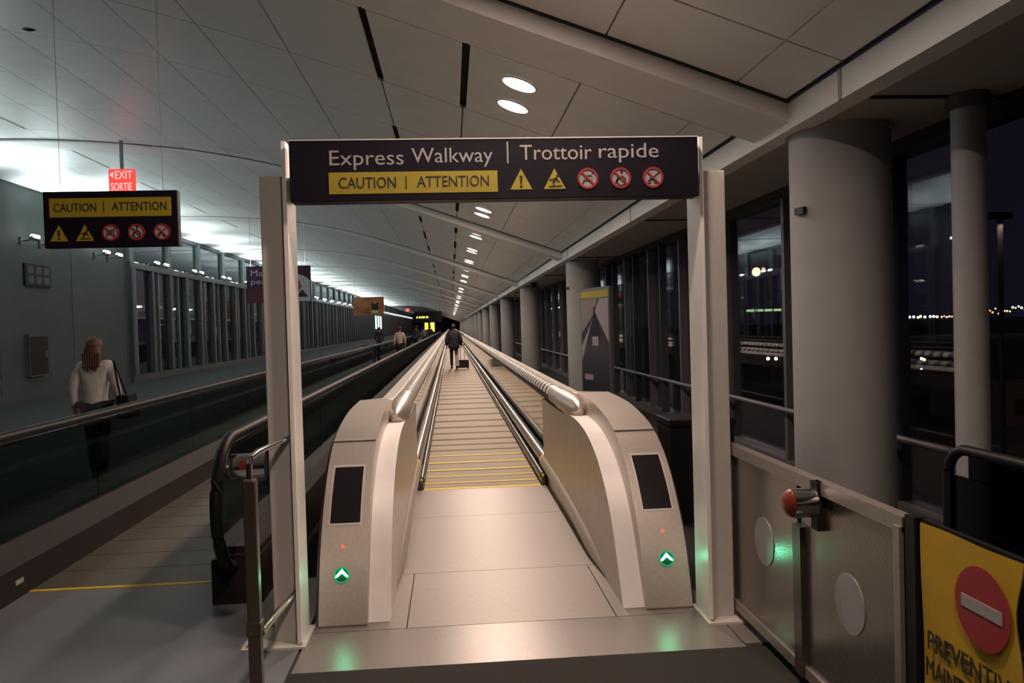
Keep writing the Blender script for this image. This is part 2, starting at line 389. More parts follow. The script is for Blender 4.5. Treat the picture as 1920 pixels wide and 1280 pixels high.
# ------------------------------------------------------------------ right window wall
wr = MB().box(XG - 0.05, XG + 0.25, YBACK, YEND, -0.02, 0.12).build('window_2', 'mullion'); tag(wr, kind='structure')
MB().box(XG - 0.06, XG + 0.2, YBACK, YEND, 2.92, 3.03).build('head', 'mullion_dark', wr)
MB().tube([(XG - 0.10, YBACK, 0.67), (XG - 0.10, YEND, 0.67)], 0.03).build('rail', 'mullion', wr, True)
mu = shared(MB().box(-0.05, 0.16, -0.035, 0.035, 0.12, 2.95), 'mullion', 'mullion')
mu2 = shared(MB().box(-0.10, 0.02, -0.028, 0.028, 0.12, 2.95), 'fin', 'mullion_dark')
pn = shared(MB().box(0.06, 0.08, 0.0, 1.95, 0.12, 2.95), 'pane', 'window_glass')
y = 6.35 - PP * 7
while y < YEND - 2:
    part('mullion', mu, wr, (XG, y, 0)); part('pane', pn, wr, (XG, y, 0))
    if 9 < y < 60: part('fin', mu2, wr, (XG, y + 0.97, 0))
    y += PP
# columns
for k in range(0, 20):
    y = 5.78 + RIBP * k
    lab = ['large round concrete column beside the stainless gate, nearest of the row', 'round concrete column behind the framed picture panel',
           'third round column from the gate, along the windows', 'fourth round column from the gate, along the windows'][k] if k < 4 else 'small far round column at the end of the row along the windows'
    t = thing('column', lab, 'column', (2.92, y, -0.02), 'round columns along the windows')
    m = MB(); m.tube([(2.92, y, -0.02), (2.92, y, 3.0)], 0.355, 40); m.build('shaft', 'column_paint', t, True)
    m = MB(); m.tube([(2.92, y, 2.985), (2.92, y, 3.02)], 0.375, 40); m.build('collar', 'soffit', t, True)
    if k < 2:
        m = MB(); m.bar((2.555, y - 0.06, 2.42), (2.575, y - 0.16, 2.42), 0.03, 0.05); m.build('sensor_box', 'sign_black', t)
t = thing('pipe_column', 'slim round steel post by the window, right of the large column', 'post', (3.3, 4.85, -0.02))
MB().tube([(3.3, 4.85, -0.02), (3.3, 4.85, 3.02)], 0.10, 24).build('shaft', 'column_paint', t, True)
MB().tube([(3.3, 4.85, 2.93), (3.3, 4.85, 3.02)], 0.13, 24).build('collar', 'mullion', t, True)
MB().tube([(3.3, 4.85, -0.02), (3.3, 4.85, 0.03)], 0.14, 24).build('base_ring', 'mullion', t, True)

# ------------------------------------------------------------------ recessed downlights (with their lamps)
def downlight(y, lab, lamp=False):
    x = 0.685; z = cz(x); s = slope(x); nrm = Vector((s, 0, -1)).normalized()   # facing down
    t = thing('downlight', lab, 'ceiling light', (x, y, z), 'round downlights over the express walkway')
    c = Vector((x, y, z)); far = y > 60
    MB().tube([c - nrm * 0.01, c + nrm * 0.008], 0.155, 12 if far else 32).build('lens', 'lamp_lens', t)
    if not far:
        m = MB(); n = 32; ax = Vector((1, 0, s)).normalized(); ay = Vector((0, 1, 0)); vs = []
        for r, d in ((0.155, 0.002), (0.175, 0.002), (0.175, 0.012), (0.155, 0.014)):
            vs += [c + nrm * d + (ax * math.cos(2 * PI * i / n) + ay * math.sin(2 * PI * i / n)) * r for i in range(n)]
        fs = []
        for a in range(4):
            b = (a + 1) % 4
            fs += [(a * n + i, a * n + (i + 1) % n, b * n + (i + 1) % n, b * n + i) for i in range(n)]
        m.add(vs, fs).build('trim_ring', 'rib_white', t)
    if y < 62: area_lamp('downlight_lamp', c + nrm * 0.03, nrm, 0.28, DOWN_W, WARM)
    elif lamp and y < 230: area_lamp('downlight_lamp', c + nrm * 0.03, nrm, 0.28, DOWN_W * 2, WARM)
names = {7.62: ('nearer round downlight of the pair just above the express walkway sign', 'farther round downlight of the pair just above the express walkway sign'),
         15.42: ('nearer round downlight of the first pair seen below the express walkway sign', 'farther round downlight of the first pair seen below the express walkway sign')}
for k in range(-2, 60):
    y = round(7.62 + 3.9 * k, 2)
    if k < 0: lab = ('round downlight above and behind the photographer',) * 2
    elif k == 1: lab = ('round downlight hidden behind the express walkway sign',) * 2
    elif 3 <= k <= 8:
        o_ = ['second', 'third', 'fourth', 'fifth', 'sixth', 'seventh'][k - 3]
        lab = tuple('%s round downlight of the %s pair below the express walkway sign' % (w, o_) for w in ('nearer', 'farther'))
    else: lab = names.get(y, ('tiny round downlight at the far end of the row over the express walkway',) * 2)
    downlight(y - 0.36, lab[0]); downlight(y + 0.36, lab[1], True)

# ------------------------------------------------------------------ wall uplights on the left
def uplight(y, lab, lamp=False):
    x, z = XL + 0.38, 4.36
    t = thing('uplight', lab, 'wall light', (XL + 0.1, y, z - 0.1), 'uplights along the left wall')
    far = y > 70
    if not far:
        MB().box(XL, XL + 0.06, y - 0.06, y + 0.06, z - 0.2, z).build('bracket', 'mullion_dark', t)
        MB().bar((XL + 0.05, y, z - 0.12), (x, y, z - 0.06), 0.03, 0.03).build('arm', 'mullion_dark', t)
        MB().tube([(x, y - 0.17, z - 0.05), (x, y + 0.17, z - 0.05)], 0.06, 12).build('lamp_body', 'mullion', t, True)
    MB().tube([(x + 0.02, y - 0.16, z), (x + 0.02, y + 0.16, z)], 0.055, 10).build('lens', 'uplight_lens', t, True)
    if y < 70 or (lamp and y < 150): area_lamp('uplight_lamp', (x + 0.05, y, z + 0.09), (0.85, 0, 1), 0.3, UP_W * (1 if y < 70 else 2), COOL, spread=140)
for k in range(-3, 48):
    y = 22.85 + 4.45 * k
    n = {0: 'on the solid wall above the small dark wall sign', 1: 'on the solid wall below the left caution sign', 2: 'at the near end of the glazed partition'}.get(k)
    for j, dy in enumerate((-0.5, 0.5)):
        lab = ('nearer' if j == 0 else 'farther') + ' uplight of the pair ' + n if n else ('tiny far uplight at the end of the row along the glazed partition' if k > 2 else 'wall uplight beyond the left edge of the view')
        if 3 <= k <= 7: lab = '%s uplight of the %s pair along the top of the glazed partition' % (('nearer', 'farther')[j], ['second', 'third', 'fourth', 'fifth', 'sixth'][k - 3])
        uplight(y + dy, lab, j == 1)

# ------------------------------------------------------------------ express walkway
CXW = 0.28
ew = thing('express_walkway', 'wide express moving walkway with curved metal newels running down the hall', 'moving walkway', (CXW, 4.48, 0))
def X(u, s): return CXW + s * u
H = smooth_curve([(4.47, 0.0), (4.515, 0.14), (4.595, 0.34), (4.70, 0.50), (4.86, 0.68), (5.08, 0.84), (5.36, 0.945), (5.72, 1.005), (6.15, 1.04), (6.85, 1.05)], 5)
B = smooth_curve([(4.52, 0.0), (4.60, 0.12), (4.69, 0.27), (4.79, 0.41), (4.92, 0.545), (5.10, 0.67), (5.33, 0.775), (5.66, 0.86), (6.06, 0.90), (6.5, 0.90), (6.94, 0.87)], 5)
def strip_between(mb, poly, x0, x1, mi):
    vs = [(x0, p[0], p[1]) for p in poly] + [(x1, p[0], p[1]) for p in poly]; n = len(poly)
    return mb.add(vs, [(i, i + 1, i + 1 + n, i + n) for i in range(n - 1)], mi)
def at_H(z):                                            # point and tangent on the front curve at height z
    for i in range(len(H) - 1):
        if H[i][1] <= z <= H[i + 1][1]:
            t = (z - H[i][1]) / (H[i + 1][1] - H[i][1]); y = H[i][0] + t * (H[i + 1][0] - H[i][0])
            tg = Vector((0, H[i + 1][0] - H[i][0], H[i + 1][1] - H[i][1])).normalized(); return Vector((0, y, z)), tg
for s, side in ((-1, 'left'), (1, 'right')):
    nw = MB().prism(H + [(6.85, 0.0)], 'x', X(0.79, s), X(1.06, s)).build('newel_housing', 'housing_metal', ew, True, 0.012)
    # slim outer edging, dark glassy strip along the outer side
    o = MB(); Ho = [(p[0] + 0.05, p[1] - 0.03) for p in H]; o.prism([(p[0], max(p[1], 0)) for p in Ho] + [(6.85, 0.0)], 'x', X(1.06, s), X(1.085, s)); o.build('outer_trim', 'dark_tube', nw, True)
    # groove across the face
    p, tg = at_H(0.925); n_ = Vector((0, -tg.z, tg.y))
    MB().bar(p + n_ * 0.001 + Vector((X(0.79, s), 0, 0)), p + n_ * 0.001 + Vector((X(1.06, s), 0, 0)), 0.05, 0.004).build('groove', 'soffit', nw)
    def on_face(z, off=0.0): p, tg = at_H(z); return p + Vector((0, -tg.z, tg.y)) * off
    # display, bent along the curve
    m = MB(); zs = [0.52 + 0.275 * k / 8 for k in range(9)]; vs = []
    for off in (0.004, -0.004):
        for z in zs:
            p = on_face(z, off)
            vs += [(X(0.842, s), p.y, p.z), (X(1.015, s), p.y, p.z)]
    fs = [(2 * k, 2 * k + 1, 2 * k + 3, 2 * k + 2) for k in range(8)] + [(18 + 2 * k, 18 + 2 * k + 2, 18 + 2 * k + 3, 18 + 2 * k + 1) for k in range(8)]
    fs += [(2 * k, 2 * k + 2, 20 + 2 * k, 18 + 2 * k) for k in range(8)] + [(2 * k + 1, 19 + 2 * k, 21 + 2 * k, 2 * k + 3) for k in range(8)] + [(0, 18, 19, 1), (16, 17, 35, 34)]
    d = m.add(vs, fs).build('display', 'screen_black', nw); d['label'] = 'blank black display panel'
    m = MB()                                             # bright frame round the display
    for (ua, ub, za, zb) in ((0.832, 0.842, 0.51, 0.805), (1.015, 1.025, 0.51, 0.805)):
        pts = [on_face(za + (zb - za) * k / 8, 0.002) for k in range(9)]
        strip_between(m, [(q.y, q.z) for q in pts], X(ua, s), X(ub, s), 0)
    for za in (0.51, 0.797):
        pts = [on_face(za, 0.002), on_face(za + 0.01, 0.002)]; strip_between(m, [(q.y, q.z) for q in pts], X(0.832, s), X(1.025, s), 0)
    m.build('display_frame', 'deck_light', nw)
    # red indicator and green arrow lamp
    ua = 0.935
    p = on_face(0.405); tg = at_H(0.405)[1]; n_ = Vector((0, -tg.z, tg.y)); c = Vector((X(ua, s), p.y, p.z))
    MB().tube([c - n_ * 0.004, c + n_ * 0.006], 0.009, 12).build('red_indicator', 'red_led', nw)
    p = on_face(0.262); tg = at_H(0.262)[1]; n_ = Vector((0, -tg.z, tg.y)); c = Vector((X(ua, s), p.y, p.z)); ex = Vector((1, 0, 0))
    lamp = MB().tube([c - n_ * 0.004, c + n_ * 0.004], 0.043, 28).build('direction_lamp', 'green_dark', nw); lamp['label'] = 'round green direction lamp'
    m = MB(); L = []
    for (a, b) in ((-0.034, -0.006), (0, 0.032), (0.034, -0.006), (0.034, -0.024 + 0.012), (0.022, -0.020 + 0.012), (0, 0.012), (-0.022, -0.008), (-0.034, -0.012)): L.append(c + ex * a + tg * b)
    nn = len(L)
    m.add([q + n_ * 0.0045 for q in L] + [q + n_ * 0.0065 for q in L],
          [(i, (i + 1) % nn, (i + 1) % nn + nn, i + nn) for i in range(nn)] + [(nn + 0, nn + 1, nn + 5, nn + 6, nn + 7), (nn + 1, nn + 2, nn + 3, nn + 4, nn + 5)])
    m.build('arrow', 'green_arrow', lamp)
    m = MB(); N = 28                                      # glowing rim of the lamp
    for i in range(N):
        a0, a1 = 2 * PI * i / N, 2 * PI * (i + 1) / N
        q = [c + n_ * 0.005 + (ex * math.cos(a) + tg * math.sin(a)) * r for r, a in ((0.036, a0), (0.044, a0), (0.044, a1), (0.036, a1))]
        m.add(q, [(0, 1, 2, 3)])
    m.build('lamp_rim', 'green_glow', lamp)
    # white curved band and inner panel
    bo = MB(); strip_between(bo, B, X(0.665, s), X(0.79, s), 0)
    strip_between(bo, [(p[0] + 0.02, max(p[1] - 0.012, 0)) for p in B], X(0.668, s), X(0.79, s), 0)
    bo.build('edge_band', 'band_white', ew, True)
    ip = MB().prism([(p[0] + 0.004, max(0, p[1] - 0.004)) for p in B] + [(8.45, 0.86), (8.45, 0.0)], 'x', X(0.668, s), X(0.785, s)).build('inner_panel', 'inner_metal', ew, True)
    # flared foot moulding running into the tube
    pts = smooth_curve([(4.60, 0.0), (5.4, 0.05), (6.4, 0.12), (7.4, 0.16), (8.5, 0.175)], 6)
    us = [0.735 - 0.025 * min(1, k / 8) for k in range(len(pts))]; rr = [0.03 + 0.05 * min(1, k / 7) for k in range(len(pts))]
    MB().tube([(X(u, s), p[0], p[1]) for u, p in zip(us, pts)], rr, 20).build('foot_moulding', 'housing_metal', ew, True)
    m = MB().tube([(X(0.71, s), 8.50, 0.175), (X(0.71, s), 8.56, 0.175)], 0.082, 20).build('yellow_ring', 'yellow_edge', ew, True)
    MB().tube([(X(0.71, s), 8.56, 0.175), (X(0.71, s), YEND - 5, 0.175)], 0.066, 16).build('bumper_tube', 'tube_metal', ew, True)
    MB().tube([(X(0.625, s), 8.2, 0.085), (X(0.625, s), YEND - 5, 0.085)], 0.033, 12).build('skirt_tube', 'dark_tube', ew, True)
    MB().box(min(X(0.607, s), X(0.655, s)), max(X(0.607, s), X(0.655, s)), 8.15, YEND - 5, 0.0, 0.07).build('skirt', 'dark_tube', ew)
    MB().ellipsoid((X(0.625, s), 8.21, 0.085), (0.018, 0.02, 0.022), 10, 8).build('comb_marker', 'yellow_edge', ew, True)
    # long balustrade
    MB().box(min(X(0.79, s), X(0.81, s)), max(X(0.79, s), X(0.81, s)), 8.45, YEND - 5, 0.0, 0.86).build('side_panel', 'mirror_metal', ew)
    MB().box(min(X(0.655, s), X(0.79, s)), max(X(0.655, s), X(0.79, s)), 8.45, YEND - 5, -0.01, 0.05).build('base_ledge', 'inner_metal', ew)
    MB().prism([(X(0.70, s), 0.86), (X(0.82, s), 0.90), (X(0.82, s), 0.80), (X(0.79, s), 0.80)], 'y', 6.9, YEND - 5).build('handrail_ledge', 'deck_light', ew)
    MB().prism([(X(0.82, s), 0.70), (X(0.82, s), 0.93), (X(0.86, s), 0.965), (X(0.97, s), 0.965), (X(1.0, s), 0.93), (X(1.0, s), 0.70)], 'y', 7.9, YEND - 5).build('top_deck', 'deck_light', ew, True)
    # tapering cap between newel and long deck
    a = [(0.79, 0.72), (0.79, 1.02), (0.83, 1.05), (1.02, 1.05), (1.06, 1.02), (1.06, 0.72)]; b = [(0.82, 0.70), (0.82, 0.93), (0.86, 0.968), (0.97, 0.968), (1.0, 0.93), (1.0, 0.70)]
    vs = [(X(u, s), 6.86, z) for u, z in a] + [(X(u, s), 7.9, z) for u, z in b]
    MB().add(vs, [(i, (i + 1) % 6, (i + 1) % 6 + 6, i + 6) for i in range(6)] + [(0, 5, 4, 3, 2, 1), (6, 7, 8, 9, 10, 11)]).build('deck_cap', 'housing_metal', ew, True)
    MB().box(min(X(0.98, s), X(1.0, s)), max(X(0.98, s), X(1.0, s)), 6.85, YEND - 5, 0.0, 0.72).build('outer_panel', 'outer_panel', ew)
    # handrail: smooth sleeve, core and grips
    pts = [(X(0.735, s), 6.36, 0.955), (X(0.735, s), 6.39, 0.955), (X(0.735, s), 6.45, 0.955), (X(0.735, s), 6.55, 0.955), (X(0.735, s), 6.75, 0.955), (X(0.74, s), 7.25, 0.95)]
    hr = MB().tube(pts, [0.02, 0.05, 0.075, 0.09, 0.097, 0.097], 24).build('handrail_sleeve', 'sleeve_metal', ew, True)
    MB().tube([(X(0.74, s), 7.25, 0.95), (X(0.745, s), 7.85, 0.95)], 0.088, 24).build('sleeve_ring', 'sleeve_metal', hr, True)
    core = MB().tube([(X(0.745, s), 7.8, 0.945), (X(0.745, s), YEND - 5, 0.945)], 0.083, 16).build('handrail_core', 'rubber', ew, True)
    g = MB(); n = 10
    prof = [PI * (0.02 + 0.96 * i / n) for i in range(n + 1)]
    vs = [(r * math.cos(a), yy + abs(math.cos(a)) * -0.03, r * math.sin(a)) for yy in (0, 0.11) for r in (0.075, 0.087) for a in prof]; q = n + 1; fs = []
    for i in range(n):
        fs += [(i, i + 1, 2 * q + i + 1, 2 * q + i), (q + i, 3 * q + i, 3 * q + i + 1, q + i + 1), (i, q + i, q + i + 1, i + 1), (2 * q + i, 2 * q + i + 1, 3 * q + i + 1, 3 * q + i)]
    fs += [(0, 2 * q, 3 * q, q), (n, q + n, 3 * q + n, 2 * q + n)]
    gme = g.add(vs, fs).mesh('grip', smooth=True); gme.materials.append(MATS['deck_light'])
    rest = MB(); y = 7.95; k = 0
    while y < 60:
        if k < 90: part('grip', gme, ew, (X(0.745, s), y, 0.945))
        else: rest.add([(v[0] + X(0.745, s), v[1] + y, v[2] + 0.945) for v in vs], fs)
        y += 0.25; k += 1
    tag(rest.build('distant_grips', 'deck_light', ew, True), kind='stuff')
# pallets
mat('pallet_recess', (0.022, 0.017, 0.012), 0.6, 0.3, 0.1)
def pallet_mesh(dark, yel):
    m = MB().box(-0.6, 0.6, dark + yel, 1.0, -0.02, 0.0, 0).box(-0.6, 0.6, 0.0, dark, -0.02, -0.002, 2).box(-0.6, 0.6, dark, dark + yel, -0.02, -0.002, 1)
    me = m.mesh('pallet')
    for n in ('pallet_metal', 'yellow_edge', 'pallet_recess'): me.materials.append(MATS[n])
    return me
pm = pallet_mesh(0.22, 0.03); pm2 = pallet_mesh(0.14, 0.15)
PY = [8.14, 8.40, 8.76, 9.13, 9.62, 10.15, 10.62, 11.1, 11.62, 12.3, 13.0, 13.85, 14.85, 15.9, 16.98, 18.08]
while PY[-1] < YEND - 8: PY.append(PY[-1] + 1.1)
for i in range(len(PY) - 1):
    part('pallet', pm2 if i < 6 else pm, ew, (CXW, PY[i], 0), (1, PY[i + 1] - PY[i], 1))
cb = MB()
for k in range(60): cb.box(CXW - 0.6 + 0.02 * k + 0.003, CXW - 0.6 + 0.02 * k + 0.017, 8.10, 8.155, -0.01, 0.003)
tag(cb.build('comb_teeth', 'yellow_edge', ew), kind='stuff')

# ------------------------------------------------------------------ conventional walkway on the left
cw = thing('conventional_walkway', 'unlit moving walkway with glass sides and black handrails left of the express walkway', 'moving walkway', (-2.1, 5.0, 0))
pd = MB().box(-0.69, 0.69, 0.006, 0.394, -0.02, 0.0, 0).mesh('pallet'); pd.materials.append(MATS['pallet_dull'])
for k in range(90): part('pallet', pd, cw, (-2.1, 5.44 + 0.4 * k, 0))
rest = MB()
for k in range(90, 248): rest.box(-2.79, -1.41, 5.446 + 0.4 * k, 5.834 + 0.4 * k, -0.02, 0)
tag(rest.build('distant_pallets', 'pallet_dull', cw), kind='stuff')
MB().box(-2.79, -1.41, 5.405, 5.435, -0.02, 0.004).build('comb_strip', 'yellow_edge', cw)
for xs, xin in ((-1.36, -1.41), (-2.9, -2.79)):
    sg = 1 if xs > -2 else -1
    # skirt / base
    y0 = 5.0 if sg > 0 else 3.4
    MB().prism([(xin, -0.02), (xin, 0.20), (xs - sg * 0.02, 0.34), (xs + sg * 0.16, 0.34), (xs + sg * 0.16, -0.02)], 'y', y0, 105).build('skirt', 'skirt_dark', cw)
    bb = MB().prism([(xin - sg * 0.08, -0.02), (xin - sg * 0.08, 0.27), (xs - sg * 0.02, 0.30), (xs + sg * 0.17, 0.30), (xs + sg * 0.17, -0.02)], 'y', y0 - 0.05, y0 + 0.5); bb.build('base_box', 'skirt_dark', cw)
    if sg < 0: MB().box(xin, xin + 0.006, 5.25, 5.34, 0.09, 0.12).build('skirt_marker', 'sign_white', cw)
    # glass with rounded newel
    R_ = 0.35; zc = 0.62; yc = y0 + 0.02
    arc = [(yc - R_ * math.sin(a) * 0.92, zc + R_ * math.cos(a)) for a in [PI * k / 16 for k in range(17)]]
    n = 0; gy = yc
    MB().prism([(y, z) for y, z in arc] + [(yc + 0.9, 0.27), (yc + 0.9, 0.97)], 'x', xs - 0.006, xs + 0.006).build('glass_panel', 'balustrade_glass', cw)
    gy = yc + 0.9; gp = shared(MB().box(-0.006, 0.006, 0.006, 2.394, 0.30, 0.97), 'glass_panel', 'balustrade_glass')
    while gy < 102.5: part('glass_panel', gp, cw, (xs, gy, 0)); gy += 2.4
    MB().box(xs - 0.006, xs + 0.006, gy, 105, 0.30, 0.97).build('glass_panel', 'balustrade_glass', cw)
    # black handrail round the newel
    Rr = R_ + 0.045
    path = [(xs, yc - Rr * math.sin(a) * 0.95, zc + Rr * math.cos(a)) for a in [PI * k / 20 for k in range(21)]]
    path = [(xs, 105, zc + Rr)] + [(xs, yc + 2.0, zc + Rr)] + path + [(xs, yc + 0.12, zc - Rr + 0.01)]
    MB().tube(path, 0.036, 14).build('handrail', 'rubber', cw, True)
    MB().box(xs - 0.015, xs + 0.015, yc, 105, 0.955, 0.975).build('handrail_guide', 'chrome', cw)
# chrome handrail drum and stop button on the near newel
dr = MB().tube([(-1.345, 4.95, 0.83), (-1.15, 4.97, 0.83)], 0.085, 24).build('newel_drum', 'chrome', cw, True)
MB().tube([(-1.26, 4.862, 0.86), (-1.26, 4.885, 0.855)], 0.025, 16).build('stop_button', 'red_lens', dr, True)
MB().tube([(-1.40, 4.95, 0.83), (-1.34, 4.95, 0.83)], 0.06, 16).build('drum_hub', 'tube_metal', dr, True)

# ------------------------------------------------------------------ portal frame and main sign
pf = thing('sign_frame', 'pale painted square portal frame carrying the express walkway sign', 'frame', (0.28, 4.3, 0))
for x0, x1 in ((-0.975, -0.845), (1.375, 1.515)):
    MB().box(x0, x1, 4.28, 4.46, 0.0, 2.46).build('post', 'frame_paint', pf, False, 0.006)
    xa, xb = (-0.845, -0.825) if x0 < 0 else (1.355, 1.375)
    MB().box(xa, xb, 4.22, 4.46, 0.0, 2.63).build('lit_side_strip', 'lit_side_white', pf)  # bracket strip beside the sign; its white paints in the post's lamplit inner side
    e0, e1 = (-1.13, -0.80) if x0 < 0 else (1.34, 1.60)
    bp = MB().box(e0, e1, 4.19, 4.50, -0.001, 0.012).build('base_plate', 'frame_paint', pf)
    for bx in (e0 + 0.03, e1 - 0.03): MB().tube([(bx, 4.22, 0.01), (bx, 4.22, 0.022)], 0.012, 8).build('bolt', 'tube_metal', bp)
MB().box(-0.97, 1.51, 4.30, 4.44, 2.34, 2.455).build('crossbeam', 'frame_paint', pf)
ms = thing('walkway_sign', 'wide dark sign reading Express Walkway with a yellow caution strip, on the portal frame', 'sign', (0.27, 4.2, 2.31))
YS = 4.16
MB().box(-0.795, 1.33, YS, 4.275, 2.305, 2.615).build('panel', 'sign_face', ms, False, 0.004)
MB().box(-0.797, 1.332, YS - 0.003, 4.278, 2.615, 2.621).build('edge_trim', 'frame_paint', ms)
def icons(parent, cx, z, r, ys, unit=1.0):
    """five pictograms centred at the list cx"""
    for k, x in enumerate(cx):
        if k < 2:
            p = MB().prism([(x - r * 1.05, z - r * 0.95), (x + r * 1.05, z - r * 0.95), (x, z + r * 1.0)], 'y', ys - 0.003, ys).build('warning_triangle', 'sign_yellow', parent)
            m = MB()
            if k == 0:
                m.prism([(x - 0.008, z + r * 0.35), (x + 0.008, z + r * 0.35), (x + 0.004, z - r * 0.42), (x - 0.004, z - r * 0.42)], 'y', ys - 0.005, ys - 0.003); disc(m, x, z - r * 0.66, 0.007, ys - 0.005, ys - 0.003, 10)
            else:
                q = lambda a, b, w: m.bar((x + a[0] * r, ys - 0.004, z + a[1] * r), (x + b[0] * r, ys - 0.004, z + b[1] * r), 0.002, w)
                q((-0.55, -0.72), (0.7, -0.66), 0.006); q((-0.5, -0.1), (0.2, 0.02), 0.007); q((0.2, 0.1), (-0.15, -0.35), 0.011); q((-0.15, -0.35), (-0.02, -0.68), 0.008); q((0.1, 0.0), (0.45, -0.3), 0.006)
                disc(m, x + 0.30 * r, z + 0.30 * r, 0.008, ys - 0.005, ys - 0.003, 12)
            m.build('pictogram', 'sign_black', p)
        else:
            p = disc(MB(), x, z, r * 0.86, ys - 0.002, ys).build('prohibition_disc', 'sign_white', parent)
            m = MB(); q = lambda a, b, w: m.bar((x + a[0] * r, ys - 0.003, z + a[1] * r), (x + b[0] * r, ys - 0.003, z + b[1] * r), 0.002, w)
            if k == 2:
                q((-0.35, -0.2), (0.4, -0.2), 0.006); q((0.4, 0.45), (0.4, -0.2), 0.006); q((-0.35, 0.25), (0.4, 0.25), 0.005)
                for a in (-0.35, -0.1, 0.15): q((a, -0.2), (a, 0.25), 0.007)
                q((0.4, 0.45), (0.55, 0.5), 0.005); q((-0.35, -0.2), (-0.5, -0.5), 0.007)
            elif k == 3:
                disc(m, x + 0.1 * r, z + 0.62 * r, 0.008, ys - 0.004, ys - 0.002, 12); q((0.12, 0.5), (0.15, -0.05), 0.012); ring(m, x + 0.05 * r, z - 0.3 * r, 0.36 * r, 0.48 * r, ys - 0.004, ys - 0.002, 20); q((-0.2, 0.0), (-0.5, -0.5), 0.009); q((0.15, -0.05), (-0.2, 0.0), 0.009)
            else:
                q((-0.1, -0.1), (0.6, 0.5), 0.006); q((-0.35, -0.15), (0.2, -0.2), 0.010)
                for a in (-0.38, 0.25): ring(m, x + a * r, z - 0.42 * r, 0.09 * r, 0.18 * r, ys - 0.004, ys - 0.002, 14)
            m.build('pictogram', 'sign_black', p)
            m = MB(); ring(m, x, z, r * 0.80, r, ys - 0.006, ys); m.bar((x - 0.6 * r, ys - 0.006, z + 0.6 * r), (x + 0.6 * r, ys - 0.006, z - 0.6 * r), 0.002, r * 0.16); m.build('prohibition_ring', 'sign_red', p)
text('Express', 'sign_white', ms, -0.592, 2.464, 0.376, 0.100, YS); text('Walkway', 'sign_white', ms, -0.175, 2.472, 0.418, 0.100, YS)
text('Trottoir', 'sign_white', ms, 0.385, 2.504, 0.378, 0.078, YS); text('rapide', 'sign_white', ms, 0.80, 2.485, 0.318, 0.100, YS)
MB().box(0.317, 0.325, YS - 0.002, YS, 2.488, 2.600).build('divider', 'sign_white', ms)
yb = MB().box(-0.598, 0.265, YS - 0.003, YS, 2.342, 2.452).build('caution_strip', 'sign_yellow', ms)
text('CAUTION', 'sign_black', yb, -0.548, 2.370, 0.290, 0.056, YS - 0.003)
MB().box(-0.208, -0.203, YS - 0.005, YS - 0.003, 2.364, 2.430).build('divider', 'sign_black', yb)
text('ATTENTION', 'sign_black', yb, -0.150, 2.372, 0.370, 0.056, YS - 0.003)
icons(ms, [0.388, 0.563, 0.738, 0.912, 1.085], 2.404, 0.055, YS)

# ------------------------------------------------------------------ hanging caution sign on the left
YC = 5.5
cs = thing('caution_sign', 'small hanging dark sign with yellow caution strip over the left walkway', 'sign', (-2.22, YC, 2.24))
MB().box(-2.65, -1.79, YC, YC + 0.06, 2.24, 2.61).build('panel', 'sign_face', cs, False, 0.004)
yb = MB().box(-2.61, -1.83, YC - 0.003, YC, 2.44, 2.565).build('caution_strip', 'sign_yellow', cs)
text('CAUTION', 'sign_black', yb, -2.582, 2.475, 0.272, 0.056, YC - 0.003)
MB().box(-2.266, -2.261, YC - 0.005, YC - 0.003, 2.468, 2.54).build('divider', 'sign_black', yb)
text('ATTENTION', 'sign_black', yb, -2.210, 2.478, 0.350, 0.056, YC - 0.003)
icons(cs, [-2.555, -2.39, -2.225, -2.06, -1.895], 2.335, 0.055, YC)
for x in (-2.55, -1.89): MB().tube([(x, YC + 0.03, 2.61), (x, YC + 0.03, cz(x))], 0.0016, 6).build('hanging_wire', 'mullion', cs)

# exit sign
ex = thing('exit_sign', 'red glowing exit sign hanging from the ceiling above the left caution sign', 'sign', (-6.62, 17.0, 4.63))
MB().box(-6.88, -6.38, 17.0, 17.10, 4.58, 5.06).build('box', 'exit_red', ex)
MB().box(-6.66, -6.60, 17.03, 17.07, 5.06, cz(-6.63)).build('stem', 'mullion', ex)
text('EXIT', 'exit_letters', ex, -6.75, 4.86, 0.34, 0.16, 17.0, depth=0.01)
text('SORTIE', 'exit_letters', ex, -6.84, 4.62, 0.42, 0.16, 17.0, depth=0.01)
MB().prism([(-6.86, 4.94), (-6.79, 5.0), (-6.79, 4.88)], 'y', 16.99, 17.0).build('arrow', 'exit_letters', ex)

# small dark wall sign, extinguisher cabinet
mat('pictogram_dim', (0.05, 0.05, 0.045), 0.6, 0, 0.2)
ws = thing('wall_sign', 'small dark sign with pictogram squares on the left wall', 'sign', (XL + 0.03, 23.0, 3.1))
MB().box(XL, XL + 0.05, 22.45, 23.85, 3.08, 3.68).build('panel', 'sign_face', ws)
for a in range(3):
    for b in range(2): MB().box(XL + 0.05, XL + 0.055, 22.6 + a * 0.42, 22.9 + a * 0.42, 3.15 + b * 0.27, 3.35 + b * 0.27).build('pictogram_square', 'pictogram_dim', ws)
ec = thing('wall_cabinet', 'dark narrow cabinet set on the left wall left of the woman', 'cabinet', (XL, 22.9, 0.9))
MB().box(XL, XL + 0.12, 22.4, 23.4, 0.6, 1.75).build('body', 'mullion_dark', ec)
MB().box(XL + 0.12, XL + 0.135, 22.45, 23.35, 0.65, 1.70).build('door', 'skirt_dark', ec)
MB().box(XL + 0.135, XL + 0.15, 23.2, 23.25, 1.1, 1.3).build('handle', 'mullion', ec)

